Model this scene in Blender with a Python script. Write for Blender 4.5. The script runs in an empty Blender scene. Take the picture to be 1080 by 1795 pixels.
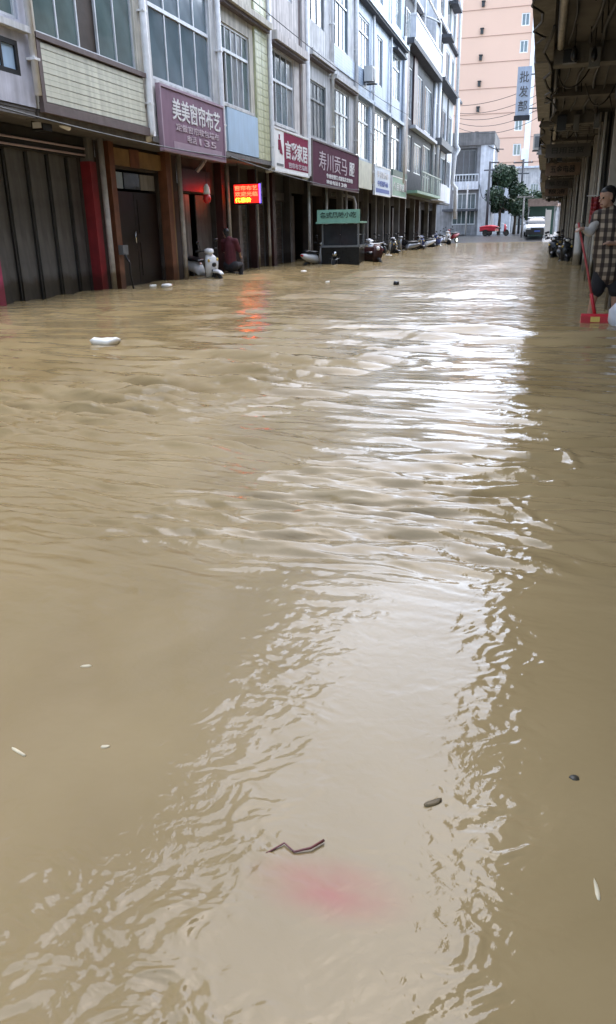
import bpy, bmesh, math, random
import numpy as np
from mathutils import Vector, Matrix
random.seed(7); rng = np.random.default_rng(11)
sc = bpy.context.scene
C = sc.collection
R = math.radians

# ------------------------------------------------------------------ camera
H = 1.15                                   # camera height above the flood water
cam_d = bpy.data.cameras.new('camera'); cam = bpy.data.objects.new('camera', cam_d); C.objects.link(cam)
cam_d.sensor_fit = 'VERTICAL'; cam_d.sensor_height = 36.0; cam_d.lens = 26.875
cam_d.clip_start = 0.05; cam_d.clip_end = 2000
cam.matrix_world = Matrix(((0.96024571, -0.0800227, 0.26744073, 0),
                           (0.27857198, 0.33663577, -0.89948541, 0),
                           (-0.01805087, 0.9382285, 0.34554514, H), (0, 0, 0, 1)))
sc.camera = cam
# ------------------------------------------------------------------ sky, sun, exposure (overcast)
SUN_EL, SUN_ROT = 62, 10
w = bpy.data.worlds.new('World'); sc.world = w; w.use_nodes = True
nt = w.node_tree; nt.nodes.clear()
sky = nt.nodes.new('ShaderNodeTexSky'); sky.sky_type = 'NISHITA'; sky.sun_disc = False
sky.sun_elevation = R(SUN_EL); sky.sun_rotation = R(SUN_ROT); sky.air_density = 1.0; sky.dust_density = 1.2; sky.ozone_density = 1.0
hs = nt.nodes.new('ShaderNodeHueSaturation'); hs.inputs['Saturation'].default_value = 0.85; hs.inputs['Value'].default_value = 1.0
bg = nt.nodes.new('ShaderNodeBackground'); bg.inputs[1].default_value = 0.15
wo = nt.nodes.new('ShaderNodeOutputWorld')
nt.links.new(sky.outputs[0], hs.inputs['Color']); nt.links.new(hs.outputs[0], bg.inputs[0]); nt.links.new(bg.outputs[0], wo.inputs[0])
sl = bpy.data.lights.new('sun', 'SUN'); sl.energy = 1.15; sl.angle = R(120); sl.color = (1, 0.995, 0.99)
so = bpy.data.objects.new('sun', sl); C.objects.link(so)
so.rotation_euler = (R(SUN_EL - 90), 0, R(-SUN_ROT))
so.location = (0, 0, 60)
vs = sc.view_settings; vs.view_transform = 'Standard'; vs.look = 'None'; vs.gamma = 1.0; vs.use_curve_mapping = False
vs.exposure = 2.3
sc.cycles.max_bounces = 8; sc.cycles.glossy_bounces = 4; sc.cycles.diffuse_bounces = 4
sc.cycles.caustics_reflective = False; sc.cycles.caustics_refractive = False

# ------------------------------------------------------------------ materials
MATS = {}
def M(name, col, rough=0.7, var=0.18, scale=5.0, bump=0.0, bscale=40.0, metal=0.0, streak=0.0, spec=0.5, tile=None, emit=None, corr=None):
    if name in MATS: return MATS[name]
    m = bpy.data.materials.new(name); m.use_nodes = True; t = m.node_tree; N = t.nodes; L = t.links
    p = N['Principled BSDF']
    p.inputs['Roughness'].default_value = rough; p.inputs['Metallic'].default_value = metal
    p.inputs['Specular IOR Level'].default_value = spec
    tc = N.new('ShaderNodeTexCoord')
    def noise(sc_, det, mapscale=None):
        n = N.new('ShaderNodeTexNoise'); n.inputs['Scale'].default_value = sc_; n.inputs['Detail'].default_value = det
        if mapscale:
            mp = N.new('ShaderNodeMapping'); mp.inputs['Scale'].default_value = mapscale
            L.new(tc.outputs['Object'], mp.inputs[0]); L.new(mp.outputs[0], n.inputs['Vector'])
        else: L.new(tc.outputs['Object'], n.inputs['Vector'])
        return n
    def mulcol(a_sock, fac_node, lo, hi):
        mr = N.new('ShaderNodeMapRange'); mr.inputs[1].default_value = 0.3; mr.inputs[2].default_value = 0.7
        mr.inputs[3].default_value = lo; mr.inputs[4].default_value = hi
        L.new(fac_node.outputs[0], mr.inputs[0])
        vm = N.new('ShaderNodeVectorMath'); vm.operation = 'SCALE'
        L.new(a_sock, vm.inputs[0]); L.new(mr.outputs[0], vm.inputs['Scale'])
        return vm.outputs[0]
    rgb = N.new('ShaderNodeRGB'); rgb.outputs[0].default_value = (*col, 1); cs = rgb.outputs[0]
    if tile:
        b = N.new('ShaderNodeTexBrick'); b.offset = 0.0
        mp = N.new('ShaderNodeMapping'); mp.inputs['Rotation'].default_value = (0, R(90), R(0))
        sx = N.new('ShaderNodeSeparateXYZ'); cx = N.new('ShaderNodeCombineXYZ')
        L.new(tc.outputs['Object'], sx.inputs[0]); L.new(sx.outputs[1], cx.inputs[0]); L.new(sx.outputs[2], cx.inputs[1])
        L.new(cx.outputs[0], b.inputs['Vector']); b.inputs['Scale'].default_value = 1.0
        b.inputs['Brick Width'].default_value = tile[0]; b.inputs['Row Height'].default_value = tile[1]; b.inputs['Mortar Size'].default_value = 0.008
        b.inputs['Color1'].default_value = (*col, 1); b.inputs['Color2'].default_value = (*[c * 0.9 for c in col], 1); b.inputs['Mortar'].default_value = (*[c * 0.55 for c in col], 1)
        cs = b.outputs[0]
    if var: cs = mulcol(cs, noise(scale, 5), 1 - var, 1 + var)
    if streak: cs = mulcol(cs, noise(1.0, 6, (7, 7, 0.45)), 1 - streak, 1 + streak * 0.25)
    L.new(cs, p.inputs['Base Color'])
    if bump:
        bn = N.new('ShaderNodeBump'); bn.inputs['Strength'].default_value = bump; bn.inputs['Distance'].default_value = 0.01
        L.new(noise(bscale, 4).outputs[0], bn.inputs['Height']); L.new(bn.outputs[0], p.inputs['Normal'])
    if emit:
        p.inputs['Emission Color'].default_value = (*col, 1); p.inputs['Emission Strength'].default_value = emit
    rn = noise(scale * 2.3, 3); mr = N.new('ShaderNodeMapRange'); mr.inputs[3].default_value = max(0.02, rough - 0.08); mr.inputs[4].default_value = min(1, rough + 0.08)
    L.new(rn.outputs[0], mr.inputs[0]); L.new(mr.outputs[0], p.inputs['Roughness'])
    MATS[name] = m; return m

mk = M
mk('lavender', (.52, .52, .58), .6, .15, 3, .2, 60, streak=.35)
mk('cream', (.58, .58, .47), .5, .10, 4, streak=.22)
mk('brown', (.12, .088, .082), .6, .2, 5, streak=.2)
mk('beige', (.57, .54, .46), .75, .16, 3, .3, 50, streak=.42)
mk('pinkwall', (.58, .545, .52), .75, .16, 3, .3, 50, streak=.45)
mk('offwhite', (.57, .575, .57), .7, .16, 3, .3, 50, streak=.45)
mk('yellow_tile', (.46, .47, .29), .35, .16, 7, .2, 30, streak=.15)
mk('blue_tile', (.40, .50, .62), .4, .12, 3, .1, 40, streak=.4, tile=(.2, .1))
mk('white_wall', (.62, .63, .66), .7, .12, 3, .2, 40, streak=.3)
mk('dark_grey', (.062, .065, .075), .7, .25, 3, .3, 40, streak=.35)
mk('maroon_tile', (.085, .022, .028), .45, .2, 4, .1, 40, streak=.25, tile=(.2, .1))
mk('grey_wall', (.26, .26, .27), .8, .2, 2, .4, 40, streak=.35)
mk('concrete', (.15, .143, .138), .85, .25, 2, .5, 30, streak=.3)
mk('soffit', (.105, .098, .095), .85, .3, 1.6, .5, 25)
mk('peach', (.68, .45, .335), .8, .04, .15, .1, 20)
mk('peach_line', (.36, .22, .17), .8, .1)
mk('white_pipe', (.72, .72, .72), .35, .1, 8, streak=.2)
mk('grey_pipe', (.42, .40, .38), .5, .18, 8)
mk('alu', (.58, .60, .62), .4, .1, 8, metal=.3)
mk('alu_dark', (.16, .17, .18), .45, .15, 8, metal=.2)
mk('glass', (.085, .115, .12), .08, .3, 1.4, spec=.9)
mk('glass_blue', (.080, .118, .138), .08, .3, 1.2, spec=.9)
mk('glass_teal', (.075, .112, .108), .08, .3, 1.6, spec=.9)
mk('glass_curtain', (.22, .23, .235), .12, .3, 2.5, spec=.9, streak=.3)
mk('glass_dark', (.03, .035, .04), .1, .3, 2, spec=.9)
mk('open_dark', (.045, .033, .025), .7, .2, 3)
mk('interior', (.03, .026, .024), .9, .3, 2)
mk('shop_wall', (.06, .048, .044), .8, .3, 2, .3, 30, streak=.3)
mk('shutter', (.23, .22, .215), .45, .2, 3, metal=.35, streak=.35)
mk('shutter_brown', (.10, .075, .066), .55, .2, 3, streak=.3)
mk('fold_grey', (.12, .117, .113), .5, .22, 2.5, metal=.2, streak=.35)
mk('fold_dark', (.022, .021, .021), .5, .2, 2.5, streak=.3)
mk('door_brown', (.016, .008, .007), .35, .25, 3, streak=.2)
mk('orange_tile', (.19, .075, .038), .45, .2, 5, streak=.3)
mk('red_paint', (.22, .014, .02), .5, .2, 4, streak=.25)
mk('dark_red', (.06, .013, .012), .5, .25, 4, streak=.2)
mk('pink_paint', (.38, .05, .12), .5, .2, 4)
mk('wood', (.30, .19, .085), .6, .25, 3, streak=.2)
mk('pale_blue', (.36, .50, .65), .45, .07, 2, streak=.12)
mk('purple_sign', (.20, .115, .165), .75, .12, 2, streak=.15)
mk('purple_light', (.30, .21, .26), .5, .1, 3)
mk('maroon_sign', (.08, .018, .040), .8, .14, 2, streak=.12, spec=.2)
mk('white_paint', (.75, .75, .74), .45, .06, 4)
mk('letter_white', (.62, .61, .61), .5, .03, 4)
mk('letter_pink', (.45, .36, .40), .5, .05, 4)
mk('letter_red', (.20, .014, .05), .8, .1, 4, spec=.2)
mk('sign_blue', (.60, .68, .80), .45, .1, 3, streak=.15)
mk('letter_blue', (.05, .10, .38), .5, .05, 4)
mk('sign_green', (.22, .37, .27), .5, .15, 3, streak=.15)
mk('cart_green', (.24, .48, .37), .5, .12, 3, streak=.12)
mk('letter_dark', (.03, .075, .055), .5, .05, 4)
mk('black_plastic', (.010, .010, .011), .35, .2, 6)
mk('black_metal', (.009, .009, .010), .3, .2, 6, metal=.3)
mk('rubber', (.02, .02, .02), .85, .15, 10)
mk('chrome', (.6, .6, .6), .15, .1, 6, metal=1)
mk('scoot_white', (.70, .71, .73), .25, .06, 4)
mk('scoot_silver', (.38, .39, .41), .3, .08, 4, metal=.5)
mk('scoot_red', (.25, .02, .025), .3, .1, 4)
mk('scoot_blue', (.05, .07, .20), .3, .1, 4)
mk('scoot_dark', (.03, .03, .033), .3, .15, 4)
mk('lamp_glass', (.85, .85, .85), .1, .05, 4)
mk('tail_red', (.5, .02, .02), .25, .05, 4)
mk('skin', (.42, .25, .18), .55, .1, 8)
mk('hair', (.012, .010, .010), .5, .2, 30)
mk('shirt_maroon', (.075, .012, .018), .85, .2, 12, .4, 60)
mk('trousers_dark', (.014, .014, .018), .85, .2, 12, .4, 60)
mk('sleeve_grey', (.42, .40, .38), .85, .15, 12, .4, 60)
mk('broom_red', (.50, .02, .035), .4, .12, 6)
mk('broom_pole', (.36, .05, .05), .4, .15, 6)
mk('label_yellow', (.70, .50, .12), .5, .1, 8)
mk('bristle', (.25, .03, .04), .8, .2, 30)
mk('foam_white', (.78, .77, .74), .7, .08, 12, .4, 40)
mk('leaf_dry', (.12, .085, .04), .6, .3, 30)
mk('leaf_dark', (.03, .026, .016), .5, .3, 30)
mk('leaf_red', (.16, .05, .045), .5, .3, 30)
mk('leaf_pale', (.60, .52, .36), .6, .2, 30)
mk('plastic_blue', (.06, .08, .20), .4, .15, 5)
mk('bag_white', (.66, .68, .76), .35, .12, 8, .3, 20)
mk('trunk', (.09, .065, .045), .9, .3, 8, .6, 20)
mk('pole_concrete', (.24, .23, .22), .85, .2, 4)
mk('pole_dark', (.05, .05, .055), .7, .2, 4)
mk('cable', (.02, .02, .02), .6, .1, 4)
mk('asphalt', (.04, .04, .04), .3, .3, 3, .5, 40)
mk('pavement', (.20, .19, .18), .8, .25, 3, .4, 30)
mk('car_white', (.60, .62, .64), .35, .04, 3)
mk('screen_dark', (.03, .035, .04), .45, .2, 3, spec=.2)
mk('tarp_red', (.42, .015, .03), .5, .15, 5, .3, 15)
mk('awning_brown', (.20, .14, .11), .7, .2, 5, streak=.2)
mk('railing_green', (.10, .17, .16), .4, .2, 4)
mk('ac_white', (.62, .62, .60), .45, .08, 4, streak=.2)
mk('mid_grey', (.14, .145, .15), .7, .2, 4)  # plain mid grey for lettering, boxes and a balcony
mk('led_red', (1.0, .06, .025), .5, 0, emit=1.5)
mk('led_panel', (.85, .02, .012), .5, 0, emit=0.32)
mk('led_yellow', (1.0, .52, .03), .5, 0, emit=1.2)
mk('led_blue', (.18, .10, 1.0), .5, 0, emit=.6)
def leaf_mat(name, a, b):
    m = bpy.data.materials.new(name); m.use_nodes = True; t = m.node_tree; p = t.nodes['Principled BSDF']
    g = t.nodes.new('ShaderNodeNewGeometry'); mx = t.nodes.new('ShaderNodeMix'); mx.data_type = 'RGBA'
    mx.inputs[6].default_value = (*a, 1); mx.inputs[7].default_value = (*b, 1)
    t.links.new(g.outputs['Random Per Island'], mx.inputs[0]); t.links.new(mx.outputs[2], p.inputs['Base Color'])
    p.inputs['Roughness'].default_value = .55; MATS[name] = m
leaf_mat('foliage', (.030, .060, .022), (.075, .120, .040))
leaf_mat('foliage_dark', (.020, .042, .022), (.05, .085, .038))
def add_wet(name, zt=.16):
    """damp, silty tide mark just above the flood"""
    m = MATS[name]; t = m.node_tree; N = t.nodes; L = t.links; p = N['Principled BSDF']; src = p.inputs['Base Color'].links[0].from_socket
    g = N.new('ShaderNodeNewGeometry'); sp = N.new('ShaderNodeSeparateXYZ'); L.new(g.outputs['Position'], sp.inputs[0])
    n = N.new('ShaderNodeTexNoise'); n.inputs['Scale'].default_value = 2.2; n.inputs['Detail'].default_value = 5; L.new(g.outputs['Position'], n.inputs['Vector'])
    a = N.new('ShaderNodeMath'); a.operation = 'MULTIPLY_ADD'; a.inputs[1].default_value = -.35; L.new(n.outputs[0], a.inputs[0]); L.new(sp.outputs[2], a.inputs[2])
    r = N.new('ShaderNodeMapRange'); r.inputs[1].default_value = zt - .17; r.inputs[2].default_value = zt - .05; r.inputs[3].default_value = 1; r.inputs[4].default_value = 0; L.new(a.outputs[0], r.inputs[0])
    x = N.new('ShaderNodeMix'); x.data_type = 'RGBA'; x.blend_type = 'MULTIPLY'; x.inputs[7].default_value = (.50, .43, .33, 1); L.new(r.outputs[0], x.inputs[0]); L.new(src, x.inputs[6]); L.new(x.outputs[2], p.inputs['Base Color'])
for nm in ('fold_grey', 'fold_dark', 'red_paint', 'dark_red', 'orange_tile', 'wood', 'shop_wall', 'shutter', 'shutter_brown', 'grey_pipe', 'pink_paint', 'white_pipe', 'concrete', 'door_brown'): add_wet(nm, .30)
# plaid shirt: crossed bands of cream, black and brown
def plaid():
    m = bpy.data.materials.new('plaid'); m.use_nodes = True; t = m.node_tree; N = t.nodes; L = t.links; p = N['Principled BSDF']
    tc = N.new('ShaderNodeTexCoord')
    def band(axis, s, lo):
        mp = N.new('ShaderNodeMapping'); L.new(tc.outputs['Object'], mp.inputs[0])
        wv = N.new('ShaderNodeTexWave'); wv.wave_type = 'BANDS'; wv.bands_direction = axis; wv.inputs['Scale'].default_value = s; wv.inputs['Distortion'].default_value = 1.0
        wv.inputs['Detail'].default_value = 1
        L.new(mp.outputs[0], wv.inputs[0]); r = N.new('ShaderNodeMapRange'); r.inputs[1].default_value = .35; r.inputs[2].default_value = .6; r.inputs[3].default_value = lo; r.inputs[4].default_value = 1
        L.new(wv.outputs['Fac'], r.inputs[0]); return r.outputs[0]
    mu = N.new('ShaderNodeMath'); mu.operation = 'MULTIPLY'; L.new(band('X', 3.6, .10), mu.inputs[0]); L.new(band('Z', 3.0, .30), mu.inputs[1])
    mx = N.new('ShaderNodeMix'); mx.data_type = 'RGBA'; mx.inputs[6].default_value = (.02, .012, .012, 1); mx.inputs[7].default_value = (.36, .29, .22, 1)
    L.new(mu.outputs[0], mx.inputs[0]); L.new(mx.outputs[2], p.inputs['Base Color']); p.inputs['Roughness'].default_value = .85; MATS['plaid'] = m
plaid()

# ------------------------------------------------------------------ builders
ORG = {}
def link(o, parent=None):
    C.objects.link(o)
    if parent is not None: o.parent = parent
    ORG[o] = ORG.get(parent, Vector((0, 0, 0)))
    return o
def thing(name, label, cat, loc=(0, 0, 0), group=None):
    o = bpy.data.objects.new(name, None); o.empty_display_size = .2; C.objects.link(o); o.location = loc
    ORG[o] = Vector(loc); tag(o, label, cat, group); return o
def tag(o, label=None, cat=None, group=None, kind=None):
    if label: o['label'] = label
    if cat: o['category'] = cat
    if group: o['group'] = group
    if kind: o['kind'] = kind
    return o
class MB:
    def __init__(s): s.v = []; s.f = []
    def box(s, x0, x1, y0, y1, z0, z1):
        x0, x1 = sorted((x0, x1)); y0, y1 = sorted((y0, y1)); z0, z1 = sorted((z0, z1)); n = len(s.v)
        s.v += [(x0, y0, z0), (x1, y0, z0), (x1, y1, z0), (x0, y1, z0), (x0, y0, z1), (x1, y0, z1), (x1, y1, z1), (x0, y1, z1)]
        s.f += [tuple(n + i for i in q) for q in ((3, 2, 1, 0), (4, 5, 6, 7), (0, 1, 5, 4), (1, 2, 6, 5), (2, 3, 7, 6), (3, 0, 4, 7))]
        return s
    def loft(s, rings, cap=True):
        n0 = len(s.v); k = len(rings[0])
        for r in rings: s.v += [tuple(p) for p in r]
        for i in range(len(rings) - 1):
            for j in range(k):
                a = n0 + i * k + j; b = n0 + i * k + (j + 1) % k
                s.f.append((a, b, b + k, a + k))
        if cap:
            s.f.append(tuple(n0 + j for j in range(k))[::-1]); e = n0 + (len(rings) - 1) * k
            s.f.append(tuple(e + j for j in range(k)))
        return s
    def tube(s, pts, r, n=8, r2=None):
        pts = [Vector(p) for p in pts]; rings = []
        for i, p in enumerate(pts):
            d = (pts[min(i + 1, len(pts) - 1)] - pts[max(i - 1, 0)]).normalized()
            a = d.cross(Vector((0, 0, 1)) if abs(d.z) < .9 else Vector((1, 0, 0))).normalized(); b = d.cross(a)
            rr = r if r2 is None else r + (r2 - r) * i / (len(pts) - 1)
            rings.append([p + (a * math.cos(2 * math.pi * j / n) + b * math.sin(2 * math.pi * j / n)) * rr for j in range(n)])
        return s.loft(rings)
    def capsule(s, p0, p1, r0, r1, n=10):
        p0 = Vector(p0); p1 = Vector(p1); d = p1 - p0
        d = d.normalized() if d.length > 1e-6 else Vector((0, 0, 1))
        a = d.cross(Vector((0, 0, 1)) if abs(d.z) < .9 else Vector((1, 0, 0))).normalized(); b = d.cross(a); rings = []
        for (c, rr, sgn) in ((p0, r0, -1), (p1, r1, 1)):
            ts = (80, 50, 20, 0) if sgn < 0 else (0, 20, 50, 80)
            for t in ts:
                cc = c + d * (sgn * rr * math.sin(R(t))); q = rr * math.cos(R(t))
                rings.append([cc + (a * math.cos(2 * math.pi * j / n) + b * math.sin(2 * math.pi * j / n)) * q for j in range(n)])
        return s.loft(rings)
    def quad(s, a, b, c, d):
        n = len(s.v); s.v += [tuple(a), tuple(b), tuple(c), tuple(d)]; s.f.append((n, n + 1, n + 2, n + 3)); return s
    def build(s, name, mat, parent=None, smooth=False):
        o_ = ORG.get(parent, Vector((0, 0, 0)))
        me = bpy.data.meshes.new(name)
        me.from_pydata([(v[0] - o_.x, v[1] - o_.y, v[2] - o_.z) for v in s.v], [], s.f)
        me.materials.append(MATS[mat]); me.update()
        if smooth: me.polygons.foreach_set('use_smooth', [True] * len(me.polygons))
        return link(bpy.data.objects.new(name, me), parent)
BOXES = {}
def pbox(name, mat, parent, x0, x1, y0, y1, z0, z1):
    """one box piece; alike pieces share mesh data"""
    dx, dy, dz = abs(x1 - x0), abs(y1 - y0), abs(z1 - z0)
    k = (round(dx, 3), round(dy, 3), round(dz, 3), mat)
    if k not in BOXES:
        mb = MB().box(-dx / 2, dx / 2, -dy / 2, dy / 2, -dz / 2, dz / 2); me = bpy.data.meshes.new(name)
        me.from_pydata(mb.v, [], mb.f); me.materials.append(MATS[mat]); BOXES[k] = me
    o = bpy.data.objects.new(name, BOXES[k]); link(o, parent)
    c_ = Vector(((x0 + x1) / 2, (y0 + y1) / 2, (z0 + z1) / 2)); o.location = c_ - ORG[o]; ORG[o] = c_
    return o
def wall_grid(mb, P, u0, u1, v0, v1, holes, depth):
    """front face with rectangular openings and reveals; P(u,v,n) -> point, n is outwards"""
    us = sorted({u0, u1, *[h[0] for h in holes], *[h[1] for h in holes]}); us = [u for u in us if u0 <= u <= u1]
    vs_ = sorted({v0, v1, *[h[2] for h in holes], *[h[3] for h in holes]}); vs_ = [v for v in vs_ if v0 <= v <= v1]
    for i in range(len(us) - 1):
        for j in range(len(vs_) - 1):
            cu, cv = (us[i] + us[i + 1]) / 2, (vs_[j] + vs_[j + 1]) / 2
            if any(h[0] < cu < h[1] and h[2] < cv < h[3] for h in holes): continue
            mb.quad(P(us[i], vs_[j], 0), P(us[i + 1], vs_[j], 0), P(us[i + 1], vs_[j + 1], 0), P(us[i], vs_[j + 1], 0))
    for a, b, c, d in holes:
        mb.quad(P(a, c, 0), P(b, c, 0), P(b, c, -depth), P(a, c, -depth)); mb.quad(P(a, d, 0), P(b, d, 0), P(b, d, -depth), P(a, d, -depth))
        mb.quad(P(a, c, 0), P(a, d, 0), P(a, d, -depth), P(a, c, -depth)); mb.quad(P(b, c, 0), P(b, d, 0), P(b, d, -depth), P(b, c, -depth))
def PX(X, s):                       # plane facing +X (s=1) or -X (s=-1): u = Y, v = Z
    return lambda u, v, n: (X + s * n, u, v)
def PY(Y): return lambda u, v, n: (u, Y - n, v)       # plane facing -Y: u = X, v = Z
def ubox(mb, P, u0, u1, v0, v1, n0, n1):
    a = P(u0, v0, n0); b = P(u1, v1, n1); mb.box(a[0], b[0], a[1], b[1], a[2], b[2])
def window(parent, P, u0, u1, v0, v1, cols=3, transom=None, frame='alu', glass='glass', fw=.05, dep=.09, dark=(), curtain=(), sill=None, panes=True):
    """window part with its frame as the mesh and each pane a sub-part"""
    mb = MB(); n0, n1 = -dep, -dep + .05
    ubox(mb, P, u0, u0 + fw, v0, v1, n0, n1); ubox(mb, P, u1 - fw, u1, v0, v1, n0, n1)
    ubox(mb, P, u0 + fw, u1 - fw, v0, v0 + fw, n0, n1); ubox(mb, P, u0 + fw, u1 - fw, v1 - fw, v1, n0, n1)
    rows = [(v0 + fw, v1 - fw)]
    if transom:
        ubox(mb, P, u0 + fw, u1 - fw, transom - fw * .6, transom + fw * .6, n0, n1 + .012)
        rows = [(v0 + fw, transom - fw * .6), (transom + fw * .6, v1 - fw)]
    wdt = (u1 - u0 - 2 * fw) / cols
    for r0, r1 in rows:
        for i in range(1, cols):
            c = u0 + fw + wdt * i; ubox(mb, P, c - fw * .35, c + fw * .35, r0, r1, n0, n1 - .006)
    wo_ = mb.build('window', frame, parent)
    if sill: 
        sb = MB(); ubox(sb, P, u0 - .06, u1 + .06, v0 - .07, v0 - .005, -.02, .07); sb.build('sill', sill, wo_)
    for ri, (r0, r1) in enumerate(rows):
        for i in range(cols):
            a = u0 + fw + wdt * i + (fw * .35 if i else 0); b = u0 + fw + wdt * (i + 1) - (fw * .35 if i < cols - 1 else 0)
            g = 'open_dark' if (ri == 0 and i in dark) else ('glass_curtain' if i in curtain else glass)
            off = 0.006 * ((i + ri) % 2) + (.03 if g == 'open_dark' else 0)
            p0 = P(a, r0, n0 + .008 - off); p1 = P(b, r1, n0 + .022 - off)
            pbox('pane', g, wo_, p0[0], p1[0], p0[1], p1[1], p0[2], p1[2])
    return wo_
def text_mesh(name, s, mat, parent, origin, xdir, ydir, size, width=None, depth=.012, off=.0, height=None):
    """lettering as real thin geometry lying on a sign; origin = lower left corner"""
    cu = bpy.data.curves.new('t', 'FONT'); cu.body = s; cu.size = size; cu.extrude = depth / 2; cu.offset = off; cu.resolution_u = 2
    ob = bpy.data.objects.new('t', cu); C.objects.link(ob)
    dg = bpy.context.evaluated_depsgraph_get(); me = bpy.data.meshes.new_from_object(ob.evaluated_get(dg))
    bpy.data.objects.remove(ob); bpy.data.curves.remove(cu)
    n = len(me.vertices); co = np.zeros(n * 3); me.vertices.foreach_get('co', co); co = co.reshape(-1, 3)
    if n == 0: return None
    mn, mx = co.min(0), co.max(0); co[:, :2] -= mn[:2]
    if width: co[:, 0] *= width / (mx[0] - mn[0])
    if height: co[:, 1] *= height / (mx[1] - mn[1])
    xd, yd = Vector(xdir), Vector(ydir); zd = xd.cross(yd); o_ = Vector(origin) - ORG.get(parent, Vector((0, 0, 0)))
    A = np.array([xd, yd, zd]); out = co @ A + np.array(o_)
    me.vertices.foreach_set('co', out.ravel()); me.update(); me.name = name
    me.materials.clear(); me.materials.append(MATS[mat])
    return link(bpy.data.objects.new(name, me), parent)
def copy_tree(o, parent=None):
    c = o.copy(); C.objects.link(c); c.parent = parent
    for ch in list(o.children): copy_tree(ch, c)
    return c
def struct(o): o['kind'] = 'structure'; return o

# ================================================================== THE SETTING
# road bed under the flood, climbing out of the water at the far end of the street
def strip(name, mat, x0, x1, prof):
    mb = MB()
    for (ya, za), (yb, zb) in zip(prof[:-1], prof[1:]): mb.quad((x0, ya, za), (x1, ya, za), (x1, yb, zb), (x0, yb, zb))
    return struct(mb.build(name, mat))
strip('ground', 'pavement', -400, 400, [(-60, -.60), (60, -.60), (78, .20), (110, .45), (1500, .5)])
strip('road', 'asphalt', -7.6, -.1, [(-40, -.42), (56, -.40), (64, -.06), (67, .06), (70, .34), (80, .42), (110, .5)])
strip('pavement', 'pavement', -9.4, -7.6, [(-40, -.30), (56, -.28), (64, .02), (67, .16), (70, .42), (80, .5), (110, .55)])
strip('pavement', 'pavement', -.1, 4.5, [(-40, -.30), (56, -.28), (64, .02), (67, .16), (70, .42), (80, .5), (110, .55)])
strip('kerb', 'concrete', -7.60, -7.45, [(-40, -.27), (56, -.25), (64, .05), (67, .19), (70, .45), (80, .53)])

# ---------------- flood water: a displaced sheet
def pnoise(x, y, seed):
    r = np.random.default_rng(seed); perm = r.permutation(512); perm = np.concatenate([perm, perm]); ang = r.random(512) * 2 * np.pi
    xi = np.floor(x).astype(np.int64); yi = np.floor(y).astype(np.int64); xf = x - xi; yf = y - yi
    def g(ix, iy, fx, fy):
        h = perm[(perm[ix & 511] + iy) & 511]; a = ang[h]; return np.cos(a) * fx + np.sin(a) * fy
    u = xf ** 3 * (xf * (xf * 6 - 15) + 10); v = yf ** 3 * (yf * (yf * 6 - 15) + 10)
    a = g(xi, yi, xf, yf); b = g(xi + 1, yi, xf - 1, yf); c = g(xi, yi + 1, xf, yf - 1); d = g(xi + 1, yi + 1, xf - 1, yf - 1)
    return ((a + (b - a) * u) * (1 - v) + (c + (d - c) * u) * v) * 1.45
def sstep(a, b, x): t = np.clip((x - a) / (b - a), 0, 1); return t * t * (3 - 2 * t)
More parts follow.
